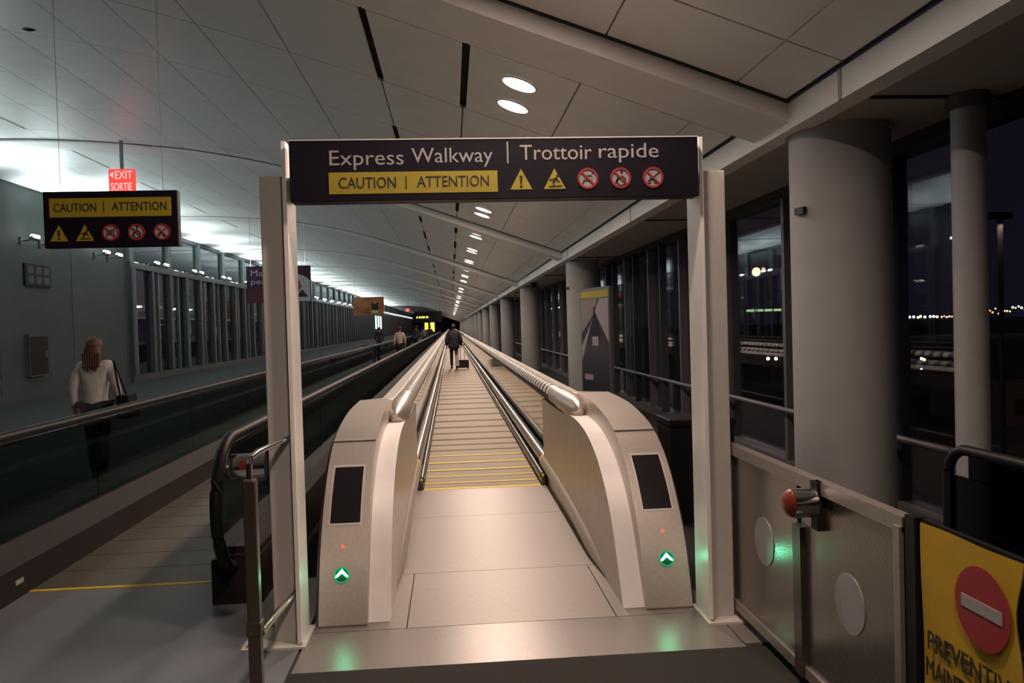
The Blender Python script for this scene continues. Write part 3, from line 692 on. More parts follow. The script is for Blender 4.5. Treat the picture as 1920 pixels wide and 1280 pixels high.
# hanging advertising banners
bn = thing('advert_banner', 'dark purple hanging advert banner with white lettering behind the left frame post', 'banner', (-6.0, 29.0, 2.66))
MB().box(-7.16, -4.92, 29.0, 29.05, 2.67, 3.97).build('sheet', 'banner_purple', bn)
MB().box(-7.16, -5.95, 28.995, 29.0, 2.67, 3.15).build('lower_field', 'banner_maroon', bn)
m = MB(); m.prism([(-6.1 + 0.0, 2.70), (-4.95, 2.70), (-4.95, 3.42)] + [(-5.45 + 0.55 * math.cos(a), 3.25 + 0.42 * math.sin(a)) for a in [0.4 + k * (PI - 0.4) / 10 for k in range(11)]] + [(-6.1, 3.1)], 'y', 28.985, 28.995); m.build('white_shape', 'banner_white', bn)
MB().prism([(-5.95, 2.82), (-5.55, 2.86), (-5.25, 3.2), (-5.3, 3.42), (-5.75, 3.5), (-5.98, 3.35)], 'y', 28.975, 28.985).build('brown_shape', 'banner_brown', bn)
MB().prism([(-5.45, 2.86), (-5.02, 2.86), (-5.22, 3.12)], 'y', 28.97, 28.985).build('dark_triangle', 'sign_black', bn)
text('Make', 'banner_white', bn, -7.0, 3.62, 0.75, 0.22, 28.995); text('perks', 'banner_white', bn, -7.0, 3.28, 0.8, 0.25, 28.995)
for x in (-7.0, -5.1): MB().tube([(x, 29.02, 3.97), (x, 29.02, cz(x))], 0.008, 6).build('hanging_wire', 'tube_metal', bn)
b2 = thing('advert_banner', 'orange brown hanging advert banner with a dark figure, farther down the hall', 'banner', (-6.0, 60.0, 2.66))
MB().box(-7.14, -4.9, 60.0, 60.06, 2.66, 4.0).build('sheet', 'banner_orange', b2)
m = MB(); m.ellipsoid((-5.55, 59.99, 3.22), (0.28, 0.012, 0.26)); m.ellipsoid((-5.75, 59.99, 3.48), (0.09, 0.012, 0.10)); m.ellipsoid((-5.38, 59.99, 3.48), (0.09, 0.012, 0.10)); m.build('dark_figure', 'sign_black', b2, True)
MB().ellipsoid((-5.56, 59.985, 2.9), (0.28, 0.012, 0.13)).build('pale_figure', 'banner_white', b2, True)
MB().box(-6.3, -5.95, 59.99, 60.0, 2.75, 3.2).build('rust_shape', 'banner_brown', b2)
for x in (-7.0, -5.05): MB().tube([(x, 60.03, 4.0), (x, 60.03, cz(x))], 0.01, 6).build('hanging_wire', 'tube_metal', b2)

# ------------------------------------------------------------------ guard rail post left of the frame
gr = thing('guard_rail', 'short brown metal guard rail post with two chrome arms by the left frame post', 'rail', (-0.93, 3.72, 0))
MB().box(-0.962, -0.905, 3.69, 3.75, -0.02, 0.98).build('post', 'bronze_post', gr, False, 0.008)
MB().tube([(-0.935, 3.72, 0.98), (-0.935, 3.72, 1.05), (-0.93, 3.735, 1.075), (-0.915, 3.80, 1.09), (-0.865, 4.27, 1.09)], 0.014, 10).build('upper_arm', 'chrome', gr, True)
MB().tube([(-0.915, 3.75, 0.26), (-0.865, 4.27, 0.27)], 0.018, 10).build('lower_arm', 'chrome', gr, True)
MB().box(-0.968, -0.90, 3.684, 3.756, 0.27, 0.33).build('collar', 'bronze_post', gr, False, 0.004)
MB().box(-1.0, -0.87, 3.66, 3.78, -0.02, -0.008).build('base_plate', 'bronze_post', gr)

# ------------------------------------------------------------------ stainless gate
mat('gate_metal', (0.36, 0.325, 0.30), 0.4, 0.6, 0.08, 40)
gt = thing('gate', 'open stainless gate of perforated sheet swung alongside the walkway entrance', 'gate', (1.54, 3.5, 0.05))
for y0, y1 in ((3.49, 4.33), (2.66, 3.41)):
    MB().box(1.535, 1.555, y0, y1, 0.10, 0.90).build('perforated_panel', 'perforated_steel', gt)
MB().box(1.52, 1.57, 2.62, 4.37, 0.90, 0.955).build('top_rail', 'gate_metal', gt)
MB().box(1.52, 1.57, 2.62, 4.37, 0.05, 0.10).build('bottom_rail', 'gate_metal', gt)
for y0, y1 in ((2.62, 2.66), (3.41, 3.49), (4.33, 4.37)):
    MB().box(1.51, 1.572, y0, y1, 0.05, 0.92 if y0 != 3.41 else 0.72).build('stile', 'bronze_post' if y0 == 3.41 else 'gate_metal', gt)
for k, (y, z, r) in enumerate(((3.88, 0.53, 0.12), (3.02, 0.515, 0.118))):
    disc(MB(), y, z, r, 1.531, 1.535, 36, 0, 'x').build('round_plate', 'disc_grey', gt)
# hinge strip at the frame
m = gt
for k in range(7):
    z0 = 0.04 + k * 0.13
    MB().box(1.515, 1.545, 4.36, 4.42, z0, z0 + 0.12).build('hinge_knuckle', 'housing_metal' if k % 2 else 'bronze_post', gt)
lk = MB().tube([(1.405, 3.26, 0.865), (1.505, 3.26, 0.865)], 0.062, 24).build('lock_cylinder', 'chrome', gt, True)
MB().tube([(1.375, 3.26, 0.865), (1.392, 3.26, 0.865), (1.405, 3.26, 0.865)], [0.03, 0.052, 0.06], 24).build('red_lens', 'red_lens', lk, True)
MB().box(1.505, 1.535, 3.225, 3.285, 0.75, 0.955).build('lock_plate', 'skirt_dark', lk)
MB().tube([(1.555, 3.26, 0.865), (1.62, 3.26, 0.865)], 0.035, 16).build('rear_boss', 'chrome', lk, True)

# yellow maintenance barrier
br = thing('maintenance_barrier', 'yellow cloth maintenance barrier with a red no entry disc, on a black frame', 'barrier', (1.54, 2.3, 0))
MB().box(1.52, 1.56, 2.545, 2.60, -0.02, 0.97).build('frame_post', 'rubber', br); MB().box(1.545, 1.565, 1.98, 2.02, -0.02, 0.97).build('frame_post', 'rubber', br)
MB().box(1.545, 1.565, 1.98, 2.60, 0.93, 0.965).build('frame_rail', 'rubber', br)
for yy in (2.57, 2.0): MB().box(1.30, 1.80, yy - 0.02, yy + 0.02, -0.02, 0.015).build('frame_foot', 'rubber', br)
m = MB(); zs = [0.10 + 0.86 * k / 24 for k in range(25)]; cols = 10; vs = []
def edge(z):
    t = (z - 0.81) / 0.10
    return 2.05 + (0.03 * math.exp(-t * t) if z > 0.3 else 0)
for z in zs:
    for c in range(cols + 1):
        y = 2.525 + (edge(z) - 2.525) * c / cols
        vs.append((1.532 - 0.004 * math.sin(z * 9 + c * 0.8), y, z))
n = cols + 1; fs = [(i * n + c, i * n + c + 1, (i + 1) * n + c + 1, (i + 1) * n + c) for i in range(24) for c in range(cols)]
L = len(vs); vs2 = vs + [(v[0] + 0.003, v[1], v[2]) for v in vs]
fs2 = fs + [tuple(reversed([q + L for q in f])) for f in fs]
cl = m.add(vs2, fs2).build('cloth', 'cloth_yellow', br, True)
em = disc(MB(), 2.215, 0.78, 0.122, 1.5235, 1.526, 40, 0, 'x').build('no_entry_disc', 'sign_red', cl)
MB().box(1.521, 1.5235, 2.125, 2.305, 0.762, 0.80).build('white_bar', 'sign_white', em)
text('PREVENTIVE', 'sign_black', cl, 2.485, 0.555, 0.42, 0.062, 1.526, plane='yz'); text('MAINTENANCE', 'sign_black', cl, 2.495, 0.465, 0.44, 0.062, 1.526, plane='yz')

# smoked glass barrier with black rail near the slim post
sb = thing('glass_barrier', 'smoked glass barrier with a black rounded rail in front of the slim post', 'barrier', (2.62, 3.2, 0))
R_ = 0.16; pts = [(2.62, 4.06, 0.0)] + [(2.62, 4.06, 0.72)] + [(2.62, 4.06 - R_ + R_ * math.cos(a), 0.78 + R_ * math.sin(a)) for a in [PI / 2 * k / 8 for k in range(9)]] + [(2.62, 2.3, 0.94)]
MB().tube(pts, 0.028, 12).build('rail', 'rubber', sb, True)
MB().box(2.612, 2.628, 2.3, 4.03, 0.06, 0.80).build('glass_panel', 'smoked_glass', sb); MB().box(2.612, 2.628, 2.3, 3.88, 0.80, 0.92).build('glass_panel', 'smoked_glass', sb)
MB().box(2.58, 2.66, 2.3, 4.1, -0.02, 0.06).build('base_rail', 'rubber', sb)
# low dark bin between balustrade and windows
bi = thing('storage_box', 'low black box beyond the right newel, beside the frame post', 'box', (2.02, 6.6, 0))
MB().prism([(1.78, -0.02), (2.28, -0.02), (2.30, 0.78), (1.76, 0.78)], 'y', 6.4, 6.8).build('body', 'rubber', bi, False, 0.02)
MB().box(1.75, 2.31, 6.38, 6.82, 0.78, 0.84).build('lid', 'rubber', bi, False, 0.01)

# framed picture panel in front of the second column
pp = thing('picture_panel', 'tall framed picture panel with a yellow top strip beside the second column', 'display panel', (2.55, 14.0, 0))
A, Bq = Vector((2.40, 14.65, 0)), Vector((2.70, 13.45, 0)); ux = (Bq - A).normalized(); un = Vector((ux.y, -ux.x, 0))
if un.y > 0: un = -un
def ppoly(name, pts, m, d0, d1, parent=pp):               # polygon in panel coordinates (0..1 across, z)
    w = (Bq - A).length; n = len(pts)
    f = [A + ux * (p[0] * w) + Vector((0, 0, p[1])) + un * d1 for p in pts]; b = [A + ux * (p[0] * w) + Vector((0, 0, p[1])) + un * d0 for p in pts]
    return MB().add(f + b, [tuple(range(n)), tuple(reversed(range(n, 2 * n)))] + [(i, (i + 1) % n, (i + 1) % n + n, i + n) for i in range(n)]).build(name, m, parent)
mat('picture_dark', (0.035, 0.032, 0.04), 0.4); mat('picture_grey', (0.22, 0.18, 0.17), 0.4); mat('picture_pale', (0.30, 0.26, 0.28), 0.4); mat('picture_black', (0.012, 0.01, 0.014), 0.4); mat('picture_blue', (0.26, 0.27, 0.30), 0.4)
ppoly('frame', [(0, -0.02), (1, -0.02), (1, 2.27), (0, 2.27)], 'mullion', -0.06, 0.0)
pic = ppoly('picture', [(0.03, 0.1), (0.97, 0.1), (0.97, 2.07), (0.03, 2.07)], 'picture_dark', 0, 0.004)
ppoly('yellow_strip', [(0.03, 2.09), (0.97, 2.09), (0.97, 2.21), (0.03, 2.21)], 'sign_yellow', 0, 0.005)
ppoly('picture_ceiling', [(0.03, 1.45), (0.47, 1.80), (0.62, 2.07), (0.03, 2.07)], 'picture_grey', 0.004, 0.006, pic)
ppoly('picture_wall', [(0.52, 1.85), (0.70, 1.62), (0.97, 1.30), (0.97, 2.07), (0.68, 2.07)], 'picture_pale', 0.004, 0.006, pic)
ppoly('picture_rail', [(0.03, 0.95), (0.36, 1.60), (0.46, 1.74), (0.03, 1.22)], 'picture_blue', 0.004, 0.006, pic)
ppoly('picture_wedge', [(0.34, 1.42), (0.72, 1.44), (0.52, 1.80), (0.53, 1.92), (0.47, 1.92), (0.47, 1.78)], 'picture_black', 0.006, 0.008, pic)
ppoly('picture_opening', [(0.42, 1.24), (0.62, 1.24), (0.62, 1.40), (0.42, 1.40)], 'picture_pale', 0.006, 0.008, pic)
ppoly('picture_plate', [(0.12, 0.62), (0.42, 0.62), (0.42, 0.72), (0.12, 0.72)], 'picture_pale', 0.006, 0.008, pic)

# small details on the ceiling
vt = thing('ceiling_sensor', 'small dark oval sensor on the ceiling, upper left', 'sensor', (-5.08, 10.4, cz(-5.08)))
MB().ellipsoid((-5.08, 10.4, cz(-5.08)), (0.10, 0.04, 0.02)).build('cover', 'mullion_dark', vt, True); MB().ellipsoid((-5.08, 10.4, cz(-5.08) - 0.015), (0.05, 0.02, 0.012)).build('lens', 'rubber', vt, True)
for (x, y, lab) in ((2.75, 26.2, 'small dark dome camera under the soffit beside the third column'), (-3.2, 21.5, 'small dark ceiling dome left of the downlight row')):
    z = 3.02 if x > 2 else cz(x); v = thing('dome_camera', lab, 'camera', (x, y, z))
    MB().tube([(x, y, z - 0.06), (x, y, z)], 0.14 if x > 2 else 0.08, 16).build('base', 'mullion_dark', v, True); MB().ellipsoid((x, y, z - 0.07), (0.12, 0.12, 0.1) if x > 2 else (0.06, 0.06, 0.05)).build('dome', 'rubber', v, True)

# ------------------------------------------------------------------ far end signs
def far_sign(name, label, x0, x1, y, z0, z1, m, bits, cat='sign', hang=True):
    t = thing(name, label, cat, ((x0 + x1) / 2, y, z0))
    MB().box(x0, x1, y, y + 0.15, z0, z1).build('panel', 'sign_face', t)
    for (a, b, c, d) in bits: MB().box(a, b, y - 0.02, y, c, d).build('lit_field', m, t)
    if hang:
        for x in (x0 + 0.2, x1 - 0.2): MB().tube([(x, y + 0.07, z1), (x, y + 0.07, cz(x))], 0.015, 6).build('hanging_rod', 'mullion', t)
mat('lit_yellow', (0.6, 0.55, 0.05), 0.5, emit=(0.9, 0.85, 0.12), estr=0.9); mat('lit_white', (0.8, 0.9, 0.85), 0.5, emit=(0.7, 0.95, 0.88), estr=1.1)
mat('lit_red', (0.6, 0.1, 0.1), 0.5, emit=(1, 0.15, 0.12), estr=1.3)
far_sign('gate_sign', 'far hanging dark sign with yellow characters at the end of the hall', -4.2, -1.0, 95.0, 2.2, 3.5, 'lit_yellow', [(-4.0, -3.8, 2.72, 2.95), (-3.7, -3.45, 2.72, 2.95), (-3.4, -3.0, 2.72, 2.95), (-2.9, -2.6, 2.72, 2.95)])
far_sign('lit_display', 'far yellow glowing display panel at the end of the hall', -3.9, -2.1, 115.0, -0.02, 2.9, 'lit_yellow', [(-3.7, -3.2, 1.3, 2.3), (-2.9, -2.3, 1.0, 2.6)], 'display', False)
far_sign('far_exit_sign', 'tiny red exit sign far down the hall near the ceiling', -6.1, -5.5, 110.0, 3.8, 4.3, 'lit_red', [(-6.05, -5.55, 3.85, 4.25)])
for k in range(3):
    y = 120.5 + k * 4.2
    t = thing('lit_window', 'narrow bright window in the far left wall', 'window', (XL + 0.2, y, 1.5), 'bright windows at the far left')
    MB().box(XL + 0.20, XL + 0.22, y, y + 2.6, 1.6, 3.6).build('pane', 'lit_white', t); MB().box(XL + 0.17, XL + 0.20, y - 0.1, y + 2.7, 1.5, 3.7).build('frame', 'mullion_dark', t)

# ------------------------------------------------------------------ people
def skin_mesh(verts, edges, radii, root=0, sub=1):
    me = bpy.data.meshes.new('s'); me.from_pydata(verts, edges, []); o = bpy.data.objects.new('s', me); COL.objects.link(o)
    md = o.modifiers.new('skin', 'SKIN'); md.use_smooth_shade = True
    for i, r in enumerate(radii): me.skin_vertices[0].data[i].radius = r if isinstance(r, tuple) else (r, r)
    for i in range(len(verts)): me.skin_vertices[0].data[i].use_root = (i == root)
    ss = o.modifiers.new('sub', 'SUBSURF'); ss.levels = sub; ss.render_levels = sub
    bpy.context.view_layer.update()
    out = bpy.data.meshes.new_from_object(o.evaluated_get(bpy.context.evaluated_depsgraph_get()))
    bpy.data.objects.remove(o); bpy.data.meshes.remove(me)
    return out
PC = [0]
def person(label, loc, h, top, legs, hair, long_hair=False, coat=False, stride=0.16, arm=0.05, bulk=1.0, fingers=True, group=None):
    PC[0] += 1
    t = thing('person', label, 'person', loc, group)
    k = h / 1.75
    def V(x, y, z): return (x * k, y * k, z * k)
    a, b = stride, -stride
    J = dict(pel=V(0, 0, .95), wai=V(0, .01, 1.10), che=V(0, .02, 1.30), nec=V(0, .01, 1.47), nek=V(0, .02, 1.54), hd=V(0, .03, 1.63), cr=V(0, .025, 1.70))
    for s, n in ((-1, 'l'), (1, 'r')):
        st = a if s < 0 else b; sw = -arm if s < 0 else arm
        J['sh' + n] = V(s * .17, .01, 1.41); J['el' + n] = V(s * .245 * (.72 + .28 * bulk), sw * .5 - .02, 1.13); J['wr' + n] = V(s * .25 * (.8 + .2 * bulk), sw + .05, .90)
        J['pa' + n] = V(s * .25 * (.8 + .2 * bulk), sw + .07, .835)
        J['hi' + n] = V(s * .09, 0, .90); J['kn' + n] = V(s * .10, st * .55 + .03, .50); J['an' + n] = V(s * .10, st, .09); J['to' + n] = V(s * .115, st + .15, .035)
    def sk(names, edges, rad, name, m, sub=1):
        idx = {n: i for i, n in enumerate(names)}
        me = skin_mesh([J[n] for n in names], [(idx[p], idx[q]) for p, q in edges], [(r[0] * k, r[1] * k) if isinstance(r, tuple) else r * k for r in rad], 0, sub)
        me.materials.append(MATS[m]); o = bpy.data.objects.new(name, me); COL.objects.link(o); o.parent = t; WL[o.name] = wloc(t); return o
    names = ['pel', 'wai', 'che', 'nec', 'nek', 'hd', 'cr']; E = [('pel', 'wai'), ('wai', 'che'), ('che', 'nec'), ('nec', 'nek'), ('nek', 'hd'), ('hd', 'cr')]
    rad = [.10, .09, .11, .055, .05, (.078, .092), (.055, .065)]
    J['nose'] = V(0, .145, 1.625); names.append('nose'); E.append(('hd', 'nose')); rad.append(.012)
    for n in 'lr':
        for j, r in (('sh', .045), ('el', .036), ('wr', .027), ('pa', (.022, .036)), ('hi', .075), ('kn', .052), ('an', .038), ('to', (.034, .026))): names.append(j + n); rad.append(r)
        E += [('che', 'sh' + n), ('sh' + n, 'el' + n), ('el' + n, 'wr' + n), ('wr' + n, 'pa' + n), ('pel', 'hi' + n), ('hi' + n, 'kn' + n), ('kn' + n, 'an' + n), ('an' + n, 'to' + n)]
        if fingers:
            p = Vector(J['pa' + n]); s = -1 if n == 'l' else 1
            for f in range(5):
                if f < 4: q1 = p + Vector((-s * .004, .03 - .019 * f, -.045)) * k; q2 = q1 + Vector((-s * .016, .004, -(.036, .042, .038, .028)[f])) * k
                else: q1 = p + Vector((-s * .008, .045, .012)) * k; q2 = q1 + Vector((-s * .008, .014, -.034)) * k
                J['f%d%s' % (f, n)] = tuple(q1); J['g%d%s' % (f, n)] = tuple(q2)
                names += ['f%d%s' % (f, n), 'g%d%s' % (f, n)]; rad += [.009, .0075]; E += [('pa' + n, 'f%d%s' % (f, n)), ('f%d%s' % (f, n), 'g%d%s' % (f, n))]
    sk(names, E, rad, 'body', 'skin')
    # top / coat
    J['hem'] = V(0, 0, .70 if coat else .90)
    names = ['che', 'wai', 'pel', 'hem', 'nec']; E = [('nec', 'che'), ('che', 'wai'), ('wai', 'pel'), ('pel', 'hem')]
    rad = [(.165 * bulk, .12 * bulk), (.14 * bulk, .115 * bulk), (.165 * bulk, .13 * bulk), (.17 * bulk, .135 * bulk), (.075, .07)]
    for n in 'lr':
        names += ['sh' + n, 'el' + n, 'wr' + n]; rad += [.075 * bulk, .058 * bulk, .042 * bulk]; E += [('che', 'sh' + n), ('sh' + n, 'el' + n), ('el' + n, 'wr' + n)]
    sk(names, E, rad, 'coat' if coat else 'top', top)
    # trousers
    names = ['pel']; E = []; rad = [(.155, .12)]
    for n in 'lr':
        names += ['hi' + n, 'kn' + n, 'an' + n]; rad += [(.10, .10), (.072, .072), (.058, .06)]; E += [('pel', 'hi' + n), ('hi' + n, 'kn' + n), ('kn' + n, 'an' + n)]
    sk(names, E, rad, 'trousers', legs)
    for n in 'lr':
        an = Vector(J['an' + n]); m = MB(); m.ellipsoid((an.x, an.y + .06 * k, .045 * k), (.05 * k, .14 * k, .045 * k), 12, 8)
        m.v = [(v[0] + loc[0], v[1] + loc[1], max(v[2], 0.0) + loc[2]) for v in m.v]; m.build('shoe', 'shoe_black', t, True)
    m = MB(); c = V(0, .0, 1.66); m.ellipsoid((c[0], c[1], c[2]), (.093 * k, .105 * k, .105 * k), 18, 12)
    if long_hair:
        m.ellipsoid((c[0], c[1] - .05 * k, c[2] - .13 * k), (.105 * k, .06 * k, .17 * k), 18, 12)
        for q in range(7): m.tube([(c[0] + (-.085 + .028 * q) * k, c[1] - .085 * k, c[2] - .1 * k), (c[0] + (-.085 + .028 * q) * k, c[1] - .10 * k, c[2] - (.27 + .02 * (q % 3)) * k)], [.026 * k, .012 * k], 8)
    m.v = [(v[0] + loc[0], v[1] + loc[1], v[2] + loc[2]) for v in m.v]; m.build('hair', hair, t, True)
    return t
mat('skin', (0.42, 0.26, 0.19), 0.6, 0, 0.05); mat('shoe_black', (0.015, 0.013, 0.013), 0.4)
mat('coat_navy', (0.016, 0.013, 0.024), 0.8, 0, 0.3, 20); mat('trouser_black', (0.014, 0.012, 0.014), 0.8); mat('blouse_white', (0.50, 0.485, 0.44), 0.7, 0, 0.05, 20, 0.1)
mat('hair_brown', (0.10, 0.045, 0.03), 0.6, 0, 0.3, 30); mat('hair_dark', (0.02, 0.016, 0.014), 0.6); mat('shirt_tan', (0.46, 0.36, 0.28), 0.7); mat('grey_top', (0.12, 0.12, 0.13), 0.8)
mat('bag_black', (0.008, 0.007, 0.010), 0.8, 0, 0.2, spec=0.15)
person('person in a dark coat walking away on the express walkway, pulling a suitcase', (0.10, 31.45, 0.0), 1.74, 'coat_navy', 'trouser_black', 'hair_dark', coat=True, bulk=1.5, stride=0.10)
person('person with long brown hair in a white blouse walking away beyond the left walkway', (-4.08, 9.5, -0.02), 1.66, 'blouse_white', 'trouser_black', 'hair_brown', long_hair=True, stride=0.14)
person('person in a tan shirt standing on the left walkway, farther down the hall', (-2.35, 37.0, 0.0), 1.72, 'shirt_tan', 'trouser_black', 'hair_dark', fingers=False)
for i, (x, y, hh, c, lab) in enumerate(((-2.5, 58.0, 1.78, 'coat_navy', 'dark clad person at the left of the far group'), (-2.2, 66.0, 1.7, 'grey_top', 'grey clad person in the middle of the far group'), (-1.9, 74.0, 1.75, 'coat_navy', 'dark clad person at the right of the far group, by the glowing display'), (-4.6, 52.0, 1.75, 'coat_navy', 'dark clad person walking left of the far group'))):
    person(lab, (x, y, 0.0 if x > -2.8 else -0.02), hh, c, 'trouser_black', 'hair_dark', fingers=False, group='people far down the hall')
# woman's shoulder bag
sbag = thing('handbag', 'dark handbag at the right side of the person in the white blouse', 'bag', (-3.72, 9.42, 0.78))
MB().prism([(-3.80, 0.72), (-3.62, 0.72), (-3.65, 0.98), (-3.77, 0.98)], 'y', 9.3, 9.55).build('body', 'bag_black', sbag, False, 0.02)
MB().tube([(-3.74, 9.34, 0.96), (-3.80, 9.40, 1.15), (-3.86, 9.48, 1.36), (-3.80, 9.50, 1.15), (-3.74, 9.52, 0.96)], 0.012, 8).build('strap', 'bag_black', sbag, True)
# rolling suitcase behind the man: lying back on its wheels with a bright pull handle
sc = thing('suitcase', 'black rolling suitcase with a shiny pull handle behind the person in the dark coat', 'suitcase', (0.46, 31.0, 0))
MB().prism([(30.78, 0.06), (31.0, 0.04), (31.2, 0.26), (31.0, 0.36)], 'x', 0.16, 0.66).build('body', 'bag_black', sc, False, 0.03)
for x in (0.34, 0.50): MB().tube([(x, 31.06, 0.33), (x, 31.10, 0.92)], 0.022, 8).build('pull_handle', 'bright_metal', sc, True)
MB().tube([(0.32, 31.10, 0.93), (0.52, 31.10, 0.93)], 0.02, 8).build('hand_grip', 'bag_black', sc, True)
for x in (0.19, 0.63): MB().tube([(x - 0.02, 30.86, 0.045), (x + 0.02, 30.86, 0.045)], 0.045, 14).build('wheel', 'rubber', sc, True)
MB().box(0.62, 0.66, 30.90, 30.95, 0.34, 0.38).build('buckle', 'bright_metal', sc)
wbag = thing('carrier_bag', 'pale carrier bag hanging between the person in the dark coat and the suitcase', 'bag', (0.22, 30.95, 0.15))
MB().prism([(0.12, 0.14), (0.30, 0.14), (0.26, 0.55), (0.16, 0.55)], 'y', 30.72, 30.78).build('body', 'bag_white', wbag, False, 0.02)
MB().tube([(0.17, 30.75, 0.54), (0.20, 30.77, 0.72), (0.25, 30.75, 0.54)], 0.008, 6).build('strap', 'bag_white', wbag, True)
# upright luggage on the far side of the left walkway
lg = thing('upright_suitcase', 'black upright suitcase standing on the floor beyond the left walkway', 'suitcase', (-3.55, 33.5, 0))
MB().box(-3.72, -3.38, 33.4, 33.65, 0.06, 0.72).build('body', 'bag_black', lg, False, 0.03)
for x in (-3.65, -3.45): MB().tube([(x, 33.52, 0.72), (x, 33.52, 0.95)], 0.012, 8).build('pull_handle', 'tube_metal', lg, True); MB().tube([(x - 0.02, 33.5, 0.025), (x + 0.02, 33.5, 0.025)], 0.045, 12).build('wheel', 'rubber', lg, True)
MB().tube([(-3.67, 33.52, 0.95), (-3.43, 33.52, 0.95)], 0.016, 8).build('hand_grip', 'rubber', lg, True)
db = thing('duffel_bag', 'low black bag lying beside the upright suitcase', 'bag', (-4.06, 33.4, 0))
MB().ellipsoid((-4.06, 33.5, 0.15), (0.30, 0.2, 0.17)).build('body', 'bag_black', db, True)
MB().tube([(-4.15, 33.4, 0.28), (-4.1, 33.38, 0.40), (-3.9, 33.38, 0.40), (-3.85, 33.4, 0.28)], 0.015, 8).build('strap', 'bag_black', db, True)

# ------------------------------------------------------------------ night outside
gnd = MB().box(XG + 0.4, 700, -150, 900, -6.3, -6.0).build('ground', 'apron'); tag(gnd, kind='structure')
g2 = MB().box(-700, XL - 0.4, -150, 900, -6.3, -6.0).build('ground', 'apron'); tag(g2, kind='structure')
def lamp_mats():
    for n, c, e in (('far_white', (0.85, 1.0, 0.92), 9), ('far_amber', (1.0, 0.62, 0.2), 7), ('far_yellow', (1.0, 0.85, 0.4), 7), ('far_red', (1.0, 0.2, 0.1), 6), ('far_green', (0.6, 1.0, 0.6), 6)):
        mat(n, c, 0.5, emit=c, estr=e)
lamp_mats()
LM = {}
for n in ('far_white', 'far_amber', 'far_yellow', 'far_red', 'far_green'):
    me = MB().ellipsoid((0, 0, 0), (1, 1, 1), 8, 6).mesh('lamp'); me.materials.append(MATS[n]); LM[n] = me
def far_lamp(sx, dist, sz, r, m, lab, grp):
    x, y, z = sx * dist, dist, 1.65 + sz * dist
    t = thing('distant_lamp', lab, 'lamp', (x, y, -6), grp)
    part('globe', LM[m], t, (x, y, z), (r, r, r)); MB().tube([(x, y, -6), (x, y, z)], 0.06, 6).build('pole', 'void', t)
# bearings given as X/Y slope seen from the hall
rnd = random.Random(3)
for i in range(8): far_lamp(0.597 + 0.0052 * i + rnd.uniform(-.0015, .0015), 260, -0.0045 + rnd.uniform(-.0008, .0008), 0.42, ['far_white', 'far_white', 'far_amber', 'far_yellow', 'far_white'][i % 5], 'tiny lamp on the night horizon between the large column and the slim post', 'horizon lamps left of the slim post')
for i in range(7): far_lamp(0.640 + 0.0035 * i, 270, -0.006 + rnd.uniform(-.002, .002), 0.3, ['far_amber', 'far_red', 'far_yellow'][i % 3], 'tiny amber lamp on the night horizon just left of the slim post', 'amber horizon lamps')
for i in range(26): far_lamp(0.698 + 0.0040 * i, 255, -0.0015 + 0.00016 * i * 2 + rnd.uniform(-.004, .004), rnd.uniform(0.2, 0.36), rnd.choice(['far_amber', 'far_yellow', 'far_white', 'far_red', 'far_amber']), 'tiny lamp on the night horizon right of the slim post', 'horizon lamps right of the slim post')
for (sx, d, sz, r, m, lab) in ((0.3925, 110, 0.059, 0.62, 'far_amber', 'bright amber lamp seen through the window between frame post and column'), (0.402, 140, 0.062, 0.34, 'far_red', 'small red lamp above the bright amber lamp outside'),
                              (0.6116, 75, -0.059, 0.14, 'far_white', 'small white lamp low on the dark apron'), (0.6152, 75, -0.0605, 0.14, 'far_amber', 'small amber lamp low on the dark apron'), (0.6113, 75, -0.073, 0.12, 'far_green', 'lowest pale lamp on the dark apron'),
                              (0.4055, 90, -0.0527, 0.2, 'far_white', 'left headlamp low between frame post and column'), (0.416, 90, -0.053, 0.2, 'far_yellow', 'right headlamp low between frame post and column')):
    far_lamp(sx, d, sz, r, m, lab, None)
mat('canopy_light', (0.7, 0.8, 0.5), 0.5, emit=(0.75, 1.0, 0.5), estr=1.0)
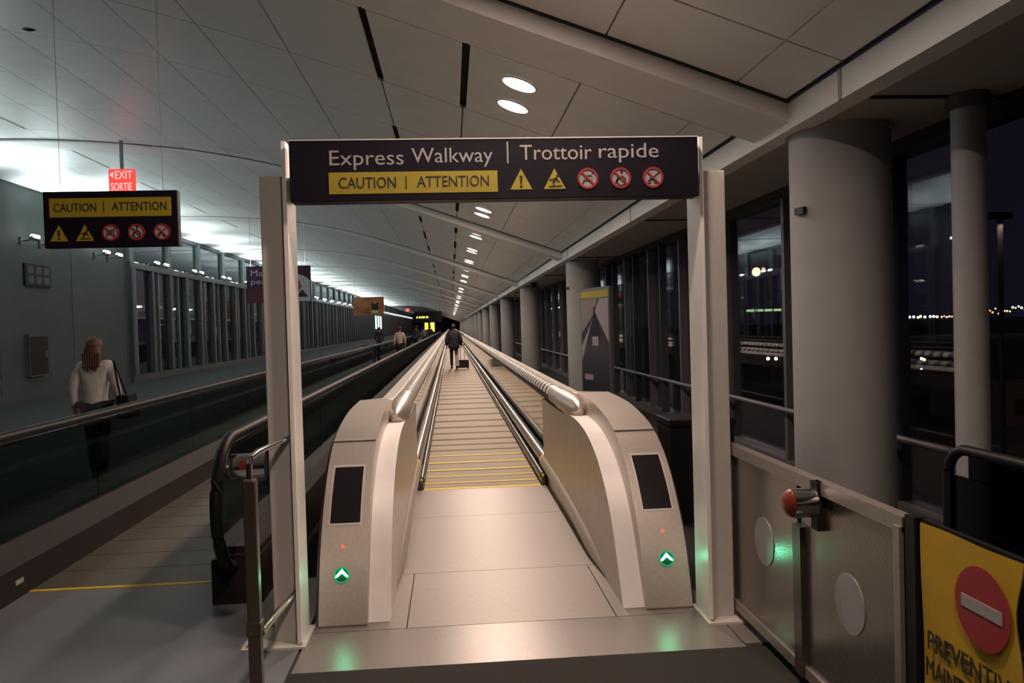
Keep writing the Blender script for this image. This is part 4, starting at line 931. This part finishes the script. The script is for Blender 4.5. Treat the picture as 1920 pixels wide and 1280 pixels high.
# lit canopy strip and low buildings on the apron
cn = thing('lit_canopy', 'distant canopy with a pale green light strip outside the window', 'building', (52, 130, -6))
MB().box(49, 55.6, 130, 136, 3.1, 3.4).build('roof', 'void', cn)
for k in range(4): MB().box(49.2 + 1.55 * k, 50.5 + 1.55 * k, 129.9, 130, 2.7, 3.1).build('light_strip', 'canopy_light', cn)
for k in range(3): MB().box(49.4 + 2.8 * k, 49.7 + 2.8 * k, 131, 131.4, -6, 3.1).build('post', 'void', cn)
for (x0, x1, y0, y1, h, lab) in ((36, 60, 50, 58, 3.3, 'low tan building on the apron right of the slim post'), (44, 47, 70, 74, 2.0, 'small tan shed on the apron left of the slim post')):
    b = thing('apron_building', lab, 'building', ((x0 + x1) / 2, y0, -6))
    MB().box(x0, x1, y0, y1, -6, -6 + h).build('wall', 'building_tan', b); MB().box(x0 - 0.3, x1 + 0.3, y0 - 0.3, y1 + 0.3, -6 + h, -5.8 + h).build('roof', 'road_dark', b)
    for q in range(4): MB().box(x0 + 1 + q * (x1 - x0) / 4.5, x0 + 2 + q * (x1 - x0) / 4.5, y0 - 0.05, y0, -5.2, -4.4 if h < 2 else -4.2).build('door_panel', 'road_dark', b)
rd = [(20, 24), (27, 27), (33, 32), (37, 40), (39, 52), (41, 52), (40, 39), (36, 29), (29, 23), (20, 20)]
rdo = MB().prism(rd, 'z', -6.0, -5.97).build('road', 'road_dark'); tag(rdo, kind='structure')
for (x, y, lab) in ((26, 36, 'amber floodlight mast on the apron, hidden by the large column'), (52, 44, 'amber floodlight mast on the apron beyond the right edge')):
    t = thing('floodlight_mast', lab, 'lamp', (x, y, -6))
    MB().tube([(x, y, -6), (x, y, 6)], 0.12, 10).build('pole', 'mullion', t, True); MB().box(x - 0.5, x + 0.5, y - 0.2, y + 0.2, 6, 6.3).build('head', 'mullion_dark', t)
    l = bpy.data.lights.new('floodlight_lamp', 'SPOT'); l.energy = 900; l.color = (1.0, 0.66, 0.42); l.spot_size = 2.6; l.shadow_soft_size = 0.3
    o = bpy.data.objects.new('floodlight_lamp', l); COL.objects.link(o); o.location = (x, y, 5.9)
